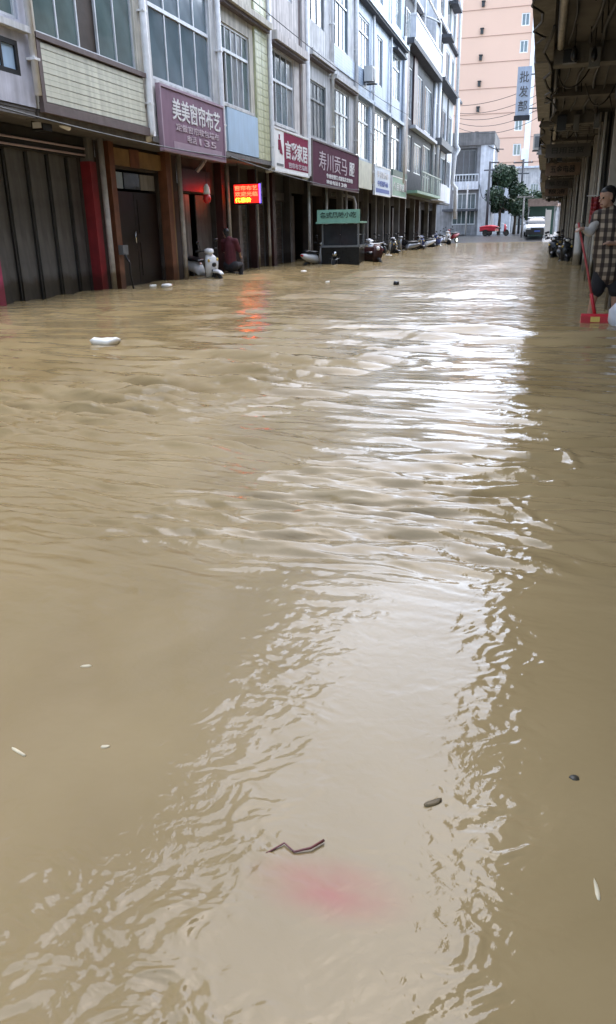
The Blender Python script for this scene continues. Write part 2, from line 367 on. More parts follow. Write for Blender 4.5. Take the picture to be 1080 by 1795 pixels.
def water():
    pitch = math.radians(20.2); NR = 1000
    v = np.linspace(math.tan(math.radians(64) - pitch), math.tan(math.atan(H / 66.0) - pitch), NR)
    Ys = H / np.tan(np.arctan(v) + pitch)
    Ys = np.concatenate([[-12, -7, -4, -2.4, -1.4, -.7, -.2, .15, .3, .42, .5], Ys[Ys > .53], [70, 78, 90]])
    NIN, NS = 520, 36
    t = np.linspace(0, 1, NIN)
    rows = []
    for Y in Ys:
        yy = max(Y, .55)
        xl = max(-1.12 * yy - .15, -9.6); xr = min(.24 * yy + .25, 3.2)
        inn = xl + (xr - xl) * t
        le = -14 + (xl + 14) * (np.linspace(0, 1, NS, endpoint=False)); ri = xr + (6.5 - xr) * np.linspace(0, 1, NS + 1)[1:]
        rows.append(np.concatenate([le, inn, ri]))
    X = np.array(rows); Y = np.repeat(Ys[:, None], X.shape[1], 1)
    dY = np.abs(np.gradient(Ys))[:, None]; dX = np.abs(np.gradient(X, axis=1))
    # domain warp
    wx = X + .25 * pnoise(X * .6, Y * .7, 1); wy = Y + .16 * pnoise(X * .5 + 9, Y * .8, 2) + .05 * pnoise(X * 1.5, Y * 2.6, 3) + .018 * pnoise(X * 4, Y * 8, 4)
    Z = np.zeros_like(X); r = np.random.default_rng(5)
    patch = np.clip(.75 + .9 * pnoise(X * .55, Y * .38, 21) + .35 * pnoise(X * 1.3, Y * 1.1, 22), .35, 1.6)
    far = sstep(2.0, 2.75, Y + .22 * pnoise(X * 1.2, Y * 1.2, 31))
    calm_left = 1 - .65 * np.exp(-(((X + 6.0) / 2.6) ** 2 + ((Y - 9.6) / 1.7) ** 2))
    right_calm = 1 - .55 * sstep(-.25, .25, X) * sstep(4.4, 6.5, Y)
    near = .045 + .955 * far
    lowleft = sstep(1.08, .9, Y + .12 * pnoise(X * 3, Y * 3, 41)) * sstep(-.25, -.45, X)
    near = near + .55 * lowleft
    boost = 1 + 1.0 * sstep(2.3, 3.0, Y) * (1 - sstep(8, 13, Y)) * (1 + 1.0 * sstep(-.7, -2.0, X))
    mask = patch * near * calm_left * right_calm * boost
    for k in range(110):
        lam = math.exp(r.uniform(math.log(.055), math.log(.8)))
        th = r.normal(0, .165) + .05
        kx, ky = math.sin(th), math.cos(th); ph = r.uniform(0, 6.28)
        s = .036 * (lam / .3) ** -.22
        att = np.clip((lam / (3.2 * dY)) - .35, 0, 1) * np.clip(lam / (np.abs(kx) + .05) / (3 * dX) - .3, 0, 1)
        att = att / (1 + (lam / (.10 * np.maximum(Y, .8))) ** 4)
        q = (kx * wx + ky * wy) * (2 * np.pi / lam) + ph
        Z += s * lam / (2 * np.pi) * np.sin(q + .6 * np.sin(q)) * att * mask
    # longer waves that carry on down the open street
    wl = wy + .25 * pnoise(X * .35, Y * .25, 95)
    for k in range(60):
        lam = math.exp(r.uniform(math.log(.6), math.log(4.5))); th = r.normal(0, .30); kx, ky = math.sin(th), math.cos(th); ph = r.uniform(0, 6.28)
        att = np.clip((lam / (2.4 * dY)) - .35, 0, 1) / (1 + (lam / (.15 * np.maximum(Y - 3, .8))) ** 4)
        q = (kx * wx + ky * wl) * (2 * np.pi / lam) + ph
        Z += .045 * lam / (2 * np.pi) * np.sin(q + .5 * np.sin(q)) * att * np.clip(patch, .5, 1.4) * (1 - .5 * sstep(-.6, .2, X))
    # short chop, strongest beside the current lines near the camera
    def gau(cx, cy, sx, sy): return np.exp(-(((X - cx) / sx) ** 2 + ((Y - cy) / sy) ** 2))
    cm = .16 + 1.0 * gau(-.62, 1.85, .15, .36) + 1.1 * gau(-.47, 1.28, .075, .26) + 1.0 * gau(.0, 1.95, .12, .6) + 1.1 * gau(.0, 1.15, .06, .30) + .9 * gau(.05, 3.2, .14, .5) + .8 * gau(.08, 4.6, .16, .6) + .10 * sstep(2.0, 2.6, Y) * (1 - sstep(5, 8, Y))
    cm = cm + .9 * sstep(1.14, .86, Y + .22 * pnoise(X * 4, Y * 4, 51)) * sstep(-.15, -.38, X + .05 * pnoise(X * 7, Y * 7, 52)) + .5 * gau(.03, .83, .10, .10)
    cm = cm * (1 - .8 * sstep(-.68, -.85, X) * sstep(1.05, 1.2, Y) * (1 - sstep(2.2, 2.5, Y)))
    cm = cm * np.clip(.8 + .9 * pnoise(X * 5, Y * 5, 61), .1, 1.6)
    mixn = sstep(-.25, .25, pnoise(X * 3.1, Y * 3.1, 63))
    for ang, wgt, sd0 in ((.62, mixn, 0), (-.22, 1 - mixn, 100), (1.25, .45, 200)):
        ax_, ay_ = X + .03 * pnoise(X * 9, Y * 9, 64), Y + .03 * pnoise(X * 9 + 5, Y * 9, 65)
        cx_, cy_ = ax_ * math.cos(ang) + ay_ * math.sin(ang), -ax_ * math.sin(ang) + ay_ * math.cos(ang)
        for lam, s, sd in ((.13, .05, 71), (.06, .17, 72), (.032, .24, 73), (.017, .17, 74)):
            att = np.clip(lam / (3.0 * np.maximum(dY, dX)) - .3, 0, 1)
            n = pnoise(cx_ / lam * .55 + 3, cy_ / lam * 1.2, sd + sd0); n2 = 1 - 2 * np.abs(pnoise(cx_ / lam * .5 + 30, cy_ / lam * 1.1 + 8, sd + sd0 + 40))
            Z += s * lam * .33 * (.55 * n + .45 * n2) * att * cm * wgt
    # long low swell so calm reaches still wobble
    Z += .004 * pnoise(X * .9, Y * 1.6, 81) * sstep(.9, 2, Y) + .0011 * pnoise(X * 3.2, Y * 4.2, 82)
    # folded crests and wakes
    def ridge(pts, hgt, wd):
        d = np.full_like(X, 9.); T = np.zeros_like(X); m = len(pts) - 1
        for i in range(m):
            (ax, ay), (bx, by) = pts[i], pts[i + 1]; ux, uy = bx - ax, by - ay; L2 = ux * ux + uy * uy
            tt = np.clip(((X - ax) * ux + (Y - ay) * uy) / L2, 0, 1); dd = np.hypot(X - ax - tt * ux, Y - ay - tt * uy)
            side = np.sign((X - ax) * uy - (Y - ay) * ux); up = dd < np.abs(d); d = np.where(up, dd * side, d); T = np.where(up, (i + tt) / m, T)
        e = np.sin(np.pi * np.clip(T, .02, .98)) ** .6
        return hgt * e * (np.exp(-(d / wd) ** 2) - .45 * np.exp(-((d + 1.6 * wd) / wd) ** 2)) * (1 + .4 * pnoise(X * 9, Y * 9, 91))
    for pts, hg, wd in (([(-.1, 5.76), (.04, 5.83), (.15, 5.64)], .006, .04), ([(.04, 4.33), (.19, 4.3), (.24, 4.03), (.28, 3.88), (.40, 3.84)], .011, .03),
                        ([(-.11, 3.9), (.03, 3.78), (.21, 3.64), (.39, 3.57)], .009, .03), ([(-.09, 3.4), (.06, 3.1), (.22, 2.99)], .009, .025),
                        ([(-1.94, 2.3), (-1.66, 2.46), (-1.33, 2.55), (-1.03, 2.58)], .010, .04), ([(-1.25, 6.41), (-.68, 7.19), (-.17, 7.02)], .014, .09),
                        ([(-3.2, 7.2), (-2.2, 7.6), (-1.3, 7.3)], .012, .08), ([(-4.3, 8.9), (-3.2, 8.5), (-2.3, 8.6)], .012, .1), ([(-6.4, 12.2), (-5.2, 12.9), (-4.2, 13.1)], .015, .12)):
        Z += ridge(pts, hg, wd)
    fade = sstep(-.2, .45, Y) * (1 - sstep(62, 66, Y)); Z *= fade
    nr, nc = X.shape
    co = np.stack([X, Y, Z], -1).reshape(-1, 3).astype(np.float32)
    i = np.arange(nr - 1)[:, None] * nc + np.arange(nc - 1)[None, :]
    F = np.stack([i, i + 1, i + nc + 1, i + nc], -1).reshape(-1, 4).astype(np.int32)
    me = bpy.data.meshes.new('flood_water'); me.vertices.add(len(co)); me.vertices.foreach_set('co', co.ravel())
    me.loops.add(F.size); me.loops.foreach_set('vertex_index', F.ravel()); me.polygons.add(len(F))
    me.polygons.foreach_set('loop_start', np.arange(0, F.size, 4, dtype=np.int32)); me.polygons.foreach_set('use_smooth', np.ones(len(F), dtype=bool))
    me.update(calc_edges=True); me.validate()
    m = bpy.data.materials.new('muddy_water'); m.use_nodes = True; t = m.node_tree; N = t.nodes; L = t.links; p = N['Principled BSDF']
    tc = N.new('ShaderNodeTexCoord')
    n1 = N.new('ShaderNodeTexNoise'); n1.inputs['Scale'].default_value = .9; n1.inputs['Detail'].default_value = 6; n1.inputs['Distortion'].default_value = .8
    L.new(tc.outputs['Object'], n1.inputs['Vector'])
    mx = N.new('ShaderNodeMix'); mx.data_type = 'RGBA'; mx.inputs[6].default_value = (.245, .178, .084, 1); mx.inputs[7].default_value = (.335, .252, .132, 1)
    mr = N.new('ShaderNodeMapRange'); mr.inputs[1].default_value = .3; mr.inputs[2].default_value = .7; L.new(n1.outputs[0], mr.inputs[0]); L.new(mr.outputs[0], mx.inputs[0])
    # a soft-edged red patch mixed into the water base colour
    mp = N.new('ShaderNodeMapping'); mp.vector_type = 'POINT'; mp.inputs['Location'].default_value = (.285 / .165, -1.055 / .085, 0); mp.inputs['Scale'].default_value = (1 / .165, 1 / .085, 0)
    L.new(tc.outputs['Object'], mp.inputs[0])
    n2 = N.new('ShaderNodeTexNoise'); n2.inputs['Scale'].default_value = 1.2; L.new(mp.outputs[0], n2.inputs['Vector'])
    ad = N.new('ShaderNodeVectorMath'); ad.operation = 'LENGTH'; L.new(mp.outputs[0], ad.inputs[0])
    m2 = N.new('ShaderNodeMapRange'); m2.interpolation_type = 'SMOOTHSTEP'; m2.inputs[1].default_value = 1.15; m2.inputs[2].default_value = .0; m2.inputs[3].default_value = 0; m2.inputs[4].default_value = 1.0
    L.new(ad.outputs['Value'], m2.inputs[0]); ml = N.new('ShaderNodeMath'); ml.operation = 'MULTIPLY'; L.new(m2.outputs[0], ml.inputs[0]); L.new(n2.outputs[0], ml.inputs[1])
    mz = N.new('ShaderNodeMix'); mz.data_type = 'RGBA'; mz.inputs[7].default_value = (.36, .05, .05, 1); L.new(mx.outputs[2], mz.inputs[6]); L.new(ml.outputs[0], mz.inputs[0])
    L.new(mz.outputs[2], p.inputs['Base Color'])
    p.inputs['IOR'].default_value = 1.333; p.inputs['Roughness'].default_value = .035
    sy = N.new('ShaderNodeSeparateXYZ'); L.new(tc.outputs['Object'], sy.inputs[0])
    mrr = N.new('ShaderNodeMapRange'); mrr.inputs[1].default_value = 2.5; mrr.inputs[2].default_value = 9; mrr.inputs[3].default_value = .04; mrr.inputs[4].default_value = .09
    L.new(sy.outputs[1], mrr.inputs[0])
    mr2 = N.new('ShaderNodeMapRange'); mr2.inputs[1].default_value = 7; mr2.inputs[2].default_value = 20; mr2.inputs[3].default_value = 0; mr2.inputs[4].default_value = .05; L.new(sy.outputs[1], mr2.inputs[0])
    adr = N.new('ShaderNodeMath'); L.new(mrr.outputs[0], adr.inputs[0]); L.new(mr2.outputs[0], adr.inputs[1]); L.new(adr.outputs[0], p.inputs['Roughness'])          # unresolved wind ripple on the open reach
    # fine ripple relief
    mp2 = N.new('ShaderNodeMapping'); mp2.inputs['Scale'].default_value = (3.2, 9.5, 1); L.new(tc.outputs['Object'], mp2.inputs[0])
    n3 = N.new('ShaderNodeTexNoise'); n3.inputs['Scale'].default_value = 1.0; n3.inputs['Detail'].default_value = 2; L.new(mp2.outputs[0], n3.inputs['Vector'])
    sx = N.new('ShaderNodeSeparateXYZ'); L.new(tc.outputs['Object'], sx.inputs[0])
    m3 = N.new('ShaderNodeMapRange'); m3.inputs[1].default_value = 3; m3.inputs[2].default_value = 16; m3.inputs[3].default_value = 0; m3.inputs[4].default_value = .030; L.new(sx.outputs[1], m3.inputs[0])
    bp = N.new('ShaderNodeBump'); bp.inputs['Strength'].default_value = 1.0; L.new(n3.outputs[0], bp.inputs['Height']); L.new(m3.outputs[0], bp.inputs['Distance'])
    n4 = N.new('ShaderNodeTexNoise'); n4.inputs['Scale'].default_value = 30; n4.inputs['Detail'].default_value = 3; n4.inputs['Distortion'].default_value = .6; L.new(tc.outputs['Object'], n4.inputs['Vector'])
    b2 = N.new('ShaderNodeBump'); b2.inputs['Strength'].default_value = 1.0; b2.inputs['Distance'].default_value = .0012; L.new(n4.outputs[0], b2.inputs['Height']); L.new(bp.outputs[0], b2.inputs['Normal'])
    L.new(b2.outputs[0], p.inputs['Normal'])
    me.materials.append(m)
    o = bpy.data.objects.new('flood_water', me); C.objects.link(o); struct(o); o['label'] = 'muddy brown flood water rippling down the street'
water()

# ================================================================== LEFT ROW OF HOUSES
XF, XS = -7.9, -9.2          # upper facade plane, shopfront plane
PL = PX(XF, 1); PS = PX(XS, 1)
def drainpipe(parent, y, z0, z1, mat='white_pipe', x=XF + .09, r=.055, elbow=True):
    pts = [(x, y, z1), (x, y, z0 + .12)]
    if elbow: pts += [(x, y, z0 + .05), (x - .05, y, z0), (x - .22, y, z0 - .03)]
    o = MB().tube(pts, r, 10).build('drainpipe', mat, parent, True)
    for zz in (z0 + .6, z0 + 2.2, z0 + 3.9):
        if zz < z1 - .3: pbox('pipe_clip', mat, o, x - .09, x + .062, y - .075, y + .075, zz, zz + .035)
    return o
def house(name, label, y0, y1, top, wallm, holes, soffit=3.05, xfront=XF):
    root = thing(name, label, 'house', (xfront, (y0 + y1) / 2, 0), 'houses along the left side of the street')
    mb = MB(); wall_grid(mb, PX(xfront, 1), y0, y1, soffit, top, holes, .14)
    mb.box(-15, xfront - .12, y0 + .004, y1 - .004, soffit + .012, top - .01)
    mb.quad((xfront, y0, soffit), (xfront, y0, top), (xfront - .14, y0, top), (xfront - .14, y0, soffit)); mb.quad((xfront, y1, soffit), (xfront, y1, top), (xfront - .14, y1, top), (xfront - .14, y1, soffit))
    mb.quad((xfront, y0, top), (xfront, y1, top), (xfront - .14, y1, top), (xfront - .14, y0, top))
    mb.build('wall', wallm, root)
    # soffit with two edge beams
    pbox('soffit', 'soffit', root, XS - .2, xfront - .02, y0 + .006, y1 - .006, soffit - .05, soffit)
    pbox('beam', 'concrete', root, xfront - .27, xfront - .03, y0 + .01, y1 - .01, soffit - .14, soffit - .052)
    return root
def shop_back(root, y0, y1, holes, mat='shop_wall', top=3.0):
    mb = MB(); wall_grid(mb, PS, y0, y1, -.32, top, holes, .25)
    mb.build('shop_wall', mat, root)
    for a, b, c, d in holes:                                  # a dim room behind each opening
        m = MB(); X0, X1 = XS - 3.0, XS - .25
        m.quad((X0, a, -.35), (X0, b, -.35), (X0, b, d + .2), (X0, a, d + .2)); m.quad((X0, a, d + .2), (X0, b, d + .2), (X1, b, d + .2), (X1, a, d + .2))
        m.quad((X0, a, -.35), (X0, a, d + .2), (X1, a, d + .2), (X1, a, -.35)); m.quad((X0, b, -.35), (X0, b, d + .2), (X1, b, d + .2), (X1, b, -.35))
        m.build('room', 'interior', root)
def shutter(root, y0, y1, z1, mat='shutter', pitch=.085, z0=-.32, n=-.12):
    mb = MB(); z = z0; X = XS + n; rows = []
    while z < z1:
        rows += [(X, z), (X + .018, z + pitch * .3), (X + .018, z + pitch * .7)]; z += pitch
    rows.append((X, z1))
    for (xa, za), (xb, zb) in zip(rows[:-1], rows[1:]): mb.quad((xa, y0, za), (xa, y1, za), (xb, y1, zb), (xb, y0, zb))
    o = mb.build('roller_shutter', mat, root)
    pbox('guide_rail', 'alu_dark', o, X - .03, X + .05, y0 - .04, y0 + .02, z0, z1); pbox('guide_rail', 'alu_dark', o, X - .03, X + .05, y1 - .02, y1 + .04, z0, z1)
    pbox('shutter_box', mat, o, X - .1, X + .14, y0 - .03, y1 + .03, z1, z1 + .28)
    return o
def pillar(root, y0, y1, mat, x0=XS - .1, x1=XS + .22, z1=3.0, name='pillar'):
    return pbox(name, mat, root, x0, x1, y0, y1, -.32, z1)
def upper_windows(root, y0, y1, z, cols=3, glass='glass_blue', frame='alu'):
    window(root, PL, y0, y1, z, z + 1.85, cols, z + 1.3, frame, glass)

# --- two houses beside the camera, seen only as reflections in the near water
for yy0, yy1, mt, lb in ((-6.0, 1.1, 'offwhite', 'plain pale house beside the camera, out of view, mirrored in the nearest water'), (1.1, 7.9, 'beige', 'beige house just outside the left edge of the view, mirrored in the water')):
    hs_ = [(yy0 + .6, yy0 + 2.9, 4.15, 6.0), (yy1 - 2.9, yy1 - .6, 4.15, 6.0), (yy0 + .6, yy0 + 2.9, 7.5, 9.35), (yy1 - 2.9, yy1 - .6, 7.5, 9.35), (yy0 + .6, yy0 + 2.9, 10.8, 12.6), (yy1 - 2.9, yy1 - .6, 10.8, 12.6)]
    h = house('town_house', lb, yy0, yy1, 13.9, mt, hs_)
    for a, b, c, d in hs_: window(h, PL, a, b, c, d, 2, None)
    shop_back(h, yy0, yy1, [(yy0 + .5, yy1 - .5, -.3, 2.6)]); shutter(h, yy0 + .5, yy1 - .5, 2.6)

# --- house with lavender wall and small square window
hol = [(10.75, 11.58, 3.45, 3.92), (8.2, 11.70, 4.22, 6.1), (8.6, 11.4, 7.5, 9.35), (8.6, 11.4, 10.8, 12.6)]
h = house('town_house', 'lavender grey house with a small black framed window, at left edge', 7.9, 11.88, 13.9, 'lavender', hol)
window(h, PL, 10.75, 11.58, 3.45, 3.92, 2, None, 'black_plastic', 'pale_blue', .07, .05)  # pale blue pane colour stands in for a bright reflection on the glass
window(h, PL, 8.2, 11.70, 4.22, 6.1, 4, None, 'alu', 'glass_teal', .05)
for z in (7.5, 10.8): upper_windows(h, 8.6, 11.4, z)
pbox('ledge', 'offwhite', h, XF, XF + .12, 7.95, 11.8, 4.05, 4.14)
shop_back(h, 7.9, 11.88, [(8.0, 11.8, -.3, 2.72)])
def folding(root, y0, y1, z1, n, mats=('fold_grey', 'fold_dark')):
    wd = (y1 - y0) / n
    for i in range(n):
        o = pbox('door_panel', mats[0], root, XS - .10 - .05 * (i % 2), XS - .06 - .05 * (i % 2), y0 + i * wd + .015, y0 + (i + 1) * wd - .012, -.31, z1)
        pbox('hinge_strip', mats[1], o, XS - .16, XS - .07, y0 + (i + 1) * wd - .055, y0 + (i + 1) * wd - .014, -.31, z1 - .02)
folding(h, 8.0, 11.8, 2.72, 11)
pillar(h, 11.74, 11.93, 'pink_paint', XS, XS + .16)
drainpipe(h, 11.84, 3.1, 13.5, elbow=False)

# --- house with cream siding
hol = [(12.12, 15.45, 4.14, 6.2), (12.3, 15.3, 7.5, 9.35), (12.3, 15.3, 10.8, 12.6)]
h = house('town_house', 'house clad in cream horizontal siding under a wide band of windows', 11.94, 15.72, 13.9, 'beige', hol)
window(h, PL, 12.12, 15.45, 4.14, 6.2, 5, None, 'alu', 'glass_teal', .05, dark=(2,))
for z in (7.5, 10.8): upper_windows(h, 12.3, 15.3, z)
pbox('ledge', 'brown', h, XF + .002, XF + .10, 11.96, 15.60, 4.04, 4.12)
pbox('corner_trim', 'brown', h, XF + .002, XF + .075, 11.98, 12.08, 3.05, 4.03)
for i in range(10):
    z = 3.17 + i * .084
    pbox('siding_board', 'cream', h, XF + .002, XF + .055 + .006 * (i % 2), 12.09, 15.52, z, z + .078)
pbox('base_band', 'brown', h, XF + .003, XF + .09, 11.96, 15.60, 3.0, 3.15)
drainpipe(h, 15.68, 2.98, 13.6, r=.07)
shop_back(h, 11.94, 15.72, [(12.1, 15.1, -.3, 2.62)])
folding(h, 12.1, 15.1, 2.62, 9)
for z in (2.66, 2.78): 
    o = MB().tube([(XS + .14, 12.0, z), (XS + .14, 15.1, z)], .022, 6).build('rail', 'letter_pink', h, True)
pbox('header', 'fold_dark', h, XS + .01, XS + .11, 12.0, 15.2, 2.62, 2.98)
pillar(h, 15.12, 15.36, 'red_paint', z1=2.55)
pillar(h, 15.14, 15.34, 'concrete', x1=XS + .19, z1=3.0, name='pillar_core')
MB().tube([(XS + .33, 15.42, 3.0), (XS + .33, 15.42, -.32)], .06, 10).build('drainpipe', 'grey_pipe', h, True)
# lamp under the overhang
t = thing('flood_lamp', 'black flood lamp under the overhang of the cream sided house', 'lamp', (-8.25, 12.5, 2.9))
MB().tube([(-8.25, 12.5, 3.0), (-8.25, 12.5, 2.93)], .02, 6).build('bracket', 'black_metal', t)
MB().box(-8.36, -8.14, 12.36, 12.62, 2.80, 2.95).build('housing', 'black_plastic', t); MB().box(-8.33, -8.17, 12.345, 12.359, 2.83, 2.92).build('lens', 'lamp_glass', t)
MB().capsule((-8.1, 12.85, 2.93), (-8.1, 13.05, 2.9), .05, .05).build('bulb', 'lamp_glass', t, True)

# --- house with blue-grey glazing and the purple curtain shop sign
hol = [(16.1, 19.25, 4.12, 6.25), (16.1, 19.25, 7.4, 9.4), (16.1, 19.25, 10.7, 12.6)]
h = house('town_house', 'house glazed wall to wall in blue grey panes above purple sign', 15.74, 19.66, 13.9, 'offwhite', hol)
window(h, PL, 16.1, 19.25, 4.12, 6.25, 4, 5.45, 'alu', 'glass_blue', .06)
for z in (7.4, 10.7): upper_windows(h, 16.1, 19.25, z, 4)
pbox('base_band', 'concrete', h, XF + .002, XF + .05, 15.78, 19.6, 2.92, 3.04)
drainpipe(h, 19.58, 3.0, 13.6, r=.06)
shop_back(h, 15.74, 19.66, [(16.2, 18.55, -.3, 2.52)])
# brown double door with three transom lights and a wooden header
d = MB(); d.box(XS - .12, XS - .07, 16.22, 17.37, -.31, 2.06); o = d.build('door', 'door_brown', h); MB().tube([(XS - .03, 17.25, .95), (XS - .03, 17.25, 1.2)], .02, 8).build('handle', 'chrome', o, True)
d = MB(); d.box(XS - .12, XS - .07, 17.39, 18.54, -.31, 2.06); o = d.build('door', 'door_brown', h)
for zz in (.2, 1.15):
    for yy in (16.35, 17.52): pbox('door_panel', 'door_brown', o, XS - .071, XS - .055, yy, yy + .85, zz, zz + .75)
for i, g in enumerate(('pale_blue', 'glass_dark', 'grey_wall')): pbox('transom_light', g, h, XS - .11, XS - .08, 16.24 + i * .78, 16.24 + i * .78 + .72, 2.12, 2.46)
pbox('header', 'wood', h, XS + .01, XS + .09, 16.0, 18.75, 2.58, 2.92); pbox('paper_notice', 'orange_tile', h, XS + .092, XS + .10, 17.05, 17.5, 2.56, 2.94)
pillar(h, 15.92, 16.14, 'orange_tile'); pillar(h, 18.62, 18.86, 'orange_tile'); pillar(h, 18.90, 19.10, 'wood', x1=XS + .14)
MB().tube([(XS + .30, 19.2, 3.0), (XS + .30, 19.2, -.32)], .055, 10).build('drainpipe', 'grey_pipe', h, True)
o = MB().tube([(XS + .34, 15.95, .75), (XS + .40, 16.05, .55), (XS + .38, 16.08, .3), (XS + .42, 16.12, -.1)], .022, 6).build('hose', 'black_plastic', h, True)
pbox('meter_box', 'mid_grey', h, XS + .24, XS + .36, 15.9, 16.12, .72, .92)

# --- beige house with yellow tile pilaster and pale blue panel
hol = [(19.86, 21.92, 4.16, 5.94), (19.95, 21.95, 7.5, 9.3), (19.95, 21.95, 10.8, 12.6)]
h = house('town_house', 'beige house with yellow tiled pilaster and plain pale blue panel', 19.68, 23.36, 13.9, 'beige', hol)
window(h, PL, 19.86, 21.92, 4.16, 5.94, 5, 5.37, 'alu', 'glass_teal', .055, curtain=(2, 3), dark=(0,), sill='offwhite')
for z in (7.5, 10.8): upper_windows(h, 19.95, 21.95, z)
pbox('pilaster_core', 'yellow_tile', h, XF + .002, XF + .05, 22.22, 23.22, 3.05, 13.0)
for i in range(26):
    for j in range(2):
        z = 3.07 + i * .18
        if z < 7.6: pbox('tile', 'yellow_tile', h, XF + .05, XF + .062 + .004 * ((i * 3 + j) % 3), 22.23 + j * .495, 22.715 + j * .495, z, z + .168)
pbox('cornice', 'beige', h, XF + .002, XF + .26, 19.8, 23.2, 6.36, 6.5); pbox('cornice', 'brown', h, XF + .002, XF + .17, 19.8, 23.2, 6.28, 6.355)
pbox('blue_panel', 'pale_blue', h, XF + .003, XF + .07, 19.95, 22.2, 3.08, 4.08)
pbox('base_band', 'concrete', h, XF + .002, XF + .06, 19.72, 23.3, 2.95, 3.06)
drainpipe(h, 23.36, 2.85, 13.6, r=.07)
shop_back(h, 19.68, 23.36, [(19.8, 22.1, -.3, 2.15), (22.6, 23.25, -.3, 2.3)])
pbox('shop_board', 'door_brown', h, XS + .01, XS + .10, 19.75, 21.6, 2.18, 2.72)
for i, (a, b, mt) in enumerate(((19.85, 20.3, 'fold_grey'), (20.34, 20.6, 'shutter'), (20.95, 21.5, 'fold_grey'), (21.55, 22.05, 'fold_grey'))): pbox('door_panel', mt, h, XS - .12 - .03 * (i % 2), XS - .09 - .03 * (i % 2), a, b, -.31, 2.12)
pillar(h, 22.15, 22.38, 'dark_red'); pillar(h, 22.40, 22.56, 'brown', x1=XS + .15)
MB().tube([(XS + .27, 22.5, 3.0), (XS + .27, 22.5, .75)], .05, 10).build('drainpipe', 'grey_pipe', h, True)
MB().tube([(-8.25, 19.55, 2.98), (-8.4, 19.5, 2.75), (-8.55, 19.48, 2.6)], .05, 8).build('drainpipe', 'letter_pink', h, True)
# hanging paper lantern (white over red)
t = thing('lantern', 'small hanging lantern, white above and red below, beside dark doorway', 'lantern', (-8.3, 19.45, 1.85))
MB().tube([(-8.3, 19.45, 2.98), (-8.3, 19.45, 2.3)], .006, 5).build('cord', 'cable', t)
rg = lambda z, r: [(-8.3 + r * math.cos(a * math.pi / 6), 19.45 + r * math.sin(a * math.pi / 6), z) for a in range(12)]
MB().loft([rg(2.3, .03), rg(2.22, .075), rg(2.1, .085), rg(2.06, .085)]).build('upper_shade', 'white_paint', t, True)
MB().loft([rg(2.055, .085), rg(1.95, .1), rg(1.88, .085), rg(1.84, .04)]).build('lower_shade', 'tail_red', t, True)

# --- pinkish house with hooded window and white figure sign
hol = [(23.62, 25.92, 4.15, 6.1), (23.65, 25.9, 7.6, 9.4), (23.65, 25.9, 10.9, 12.6)]
h = house('town_house', 'pinkish plaster house with a hooded window above white figure sign', 23.38, 27.16, 13.9, 'pinkwall', hol)
window(h, PL, 23.62, 25.92, 4.15, 6.1, 4, 5.3, 'alu', 'glass_blue', .055, curtain=(3,), dark=(0,), sill='offwhite')
for z in (7.6, 10.9): upper_windows(h, 23.65, 25.9, z, 3)
pbox('hood', 'pinkwall', h, XF + .002, XF + .30, 23.42, 26.6, 6.2, 6.42); pbox('hood_edge', 'brown', h, XF + .002, XF + .22, 23.42, 26.6, 6.12, 6.195)
pbox('hood', 'pinkwall', h, XF + .002, XF + .28, 23.42, 26.6, 9.6, 9.78)
pbox('pilaster', 'pinkwall', h, XF + .002, XF + .07, 26.7, 27.06, 3.05, 13.2)
pbox('wall_recess_strip', 'brown', h, XF + .002, XF + .012, 26.52, 26.66, 4.1, 13.0)
drainpipe(h, 27.16, 2.85, 13.6, r=.08)
shop_back(h, 23.38, 27.16, [(23.7, 24.9, -.3, 2.35), (25.2, 26.6, -.3, 2.5)])
shutter(h, 23.72, 24.88, 2.05); shutter(h, 25.22, 26.58, 2.25, 'shutter_brown')
pillar(h, 24.92, 25.16, 'dark_red'); pillar(h, 26.66, 26.98, 'dark_red'); pillar(h, 23.40, 23.66, 'brown')
MB().tube([(XS + .27, 25.0, 3.0), (XS + .27, 25.0, -.3)], .035, 8).build('drainpipe', 'grey_pipe', h, True)
MB().tube([(XS + .3, 26.0, 3.0), (XS + .3, 26.0, -.3)], .05, 8).build('drainpipe', 'grey_pipe', h, True)

# --- double-fronted off-white house with maroon sign
hol = [(27.42, 29.8, 4.18, 5.9), (30.8, 33.4, 4.18, 6.15), (27.42, 29.7, 7.62, 9.5), (30.8, 33.25, 7.52, 9.6), (27.42, 29.7, 10.9, 12.6), (30.8, 33.25, 10.9, 12.6)]
h = house('town_house', 'wide off white house with two window bays above maroon sign', 27.18, 34.36, 13.9, 'offwhite', hol)
window(h, PL, 27.42, 29.8, 4.18, 5.9, 5, 5.35, 'alu_dark', 'glass', .055, curtain=(1, 2, 3), dark=(0,))
window(h, PL, 30.8, 33.4, 4.18, 6.15, 4, 5.35, 'alu', 'glass_blue', .055, curtain=(1,))
window(h, PL, 27.42, 29.7, 7.62, 9.5, 3, None, 'alu_dark', 'glass', .055, curtain=(1, 2))
window(h, PL, 30.8, 33.25, 7.52, 9.6, 4, 9.0, 'glass_blue', 'glass_blue', .05)
for a, b in ((27.42, 29.7), (30.8, 33.25)): upper_windows(h, a, b, 10.9)
pbox('hood', 'offwhite', h, XF + .002, XF + .26, 27.3, 30.35, 6.52, 6.7); pbox('hood_edge', 'brown', h, XF + .002, XF + .2, 27.3, 30.35, 6.44, 6.515)
pbox('hood', 'offwhite', h, XF + .002, XF + .24, 30.55, 34.26, 6.32, 6.46); pbox('hood_edge', 'brown', h, XF + .002, XF + .18, 30.55, 34.26, 6.25, 6.315)
pbox('window_bay', 'blue_tile', h, XF + .002, XF + .05, 30.62, 34.2, 6.8, 7.45)
drainpipe(h, 30.48, 4.1, 13.6, r=.06, elbow=False); drainpipe(h, 34.36, 4.0, 13.6, r=.075, elbow=False)
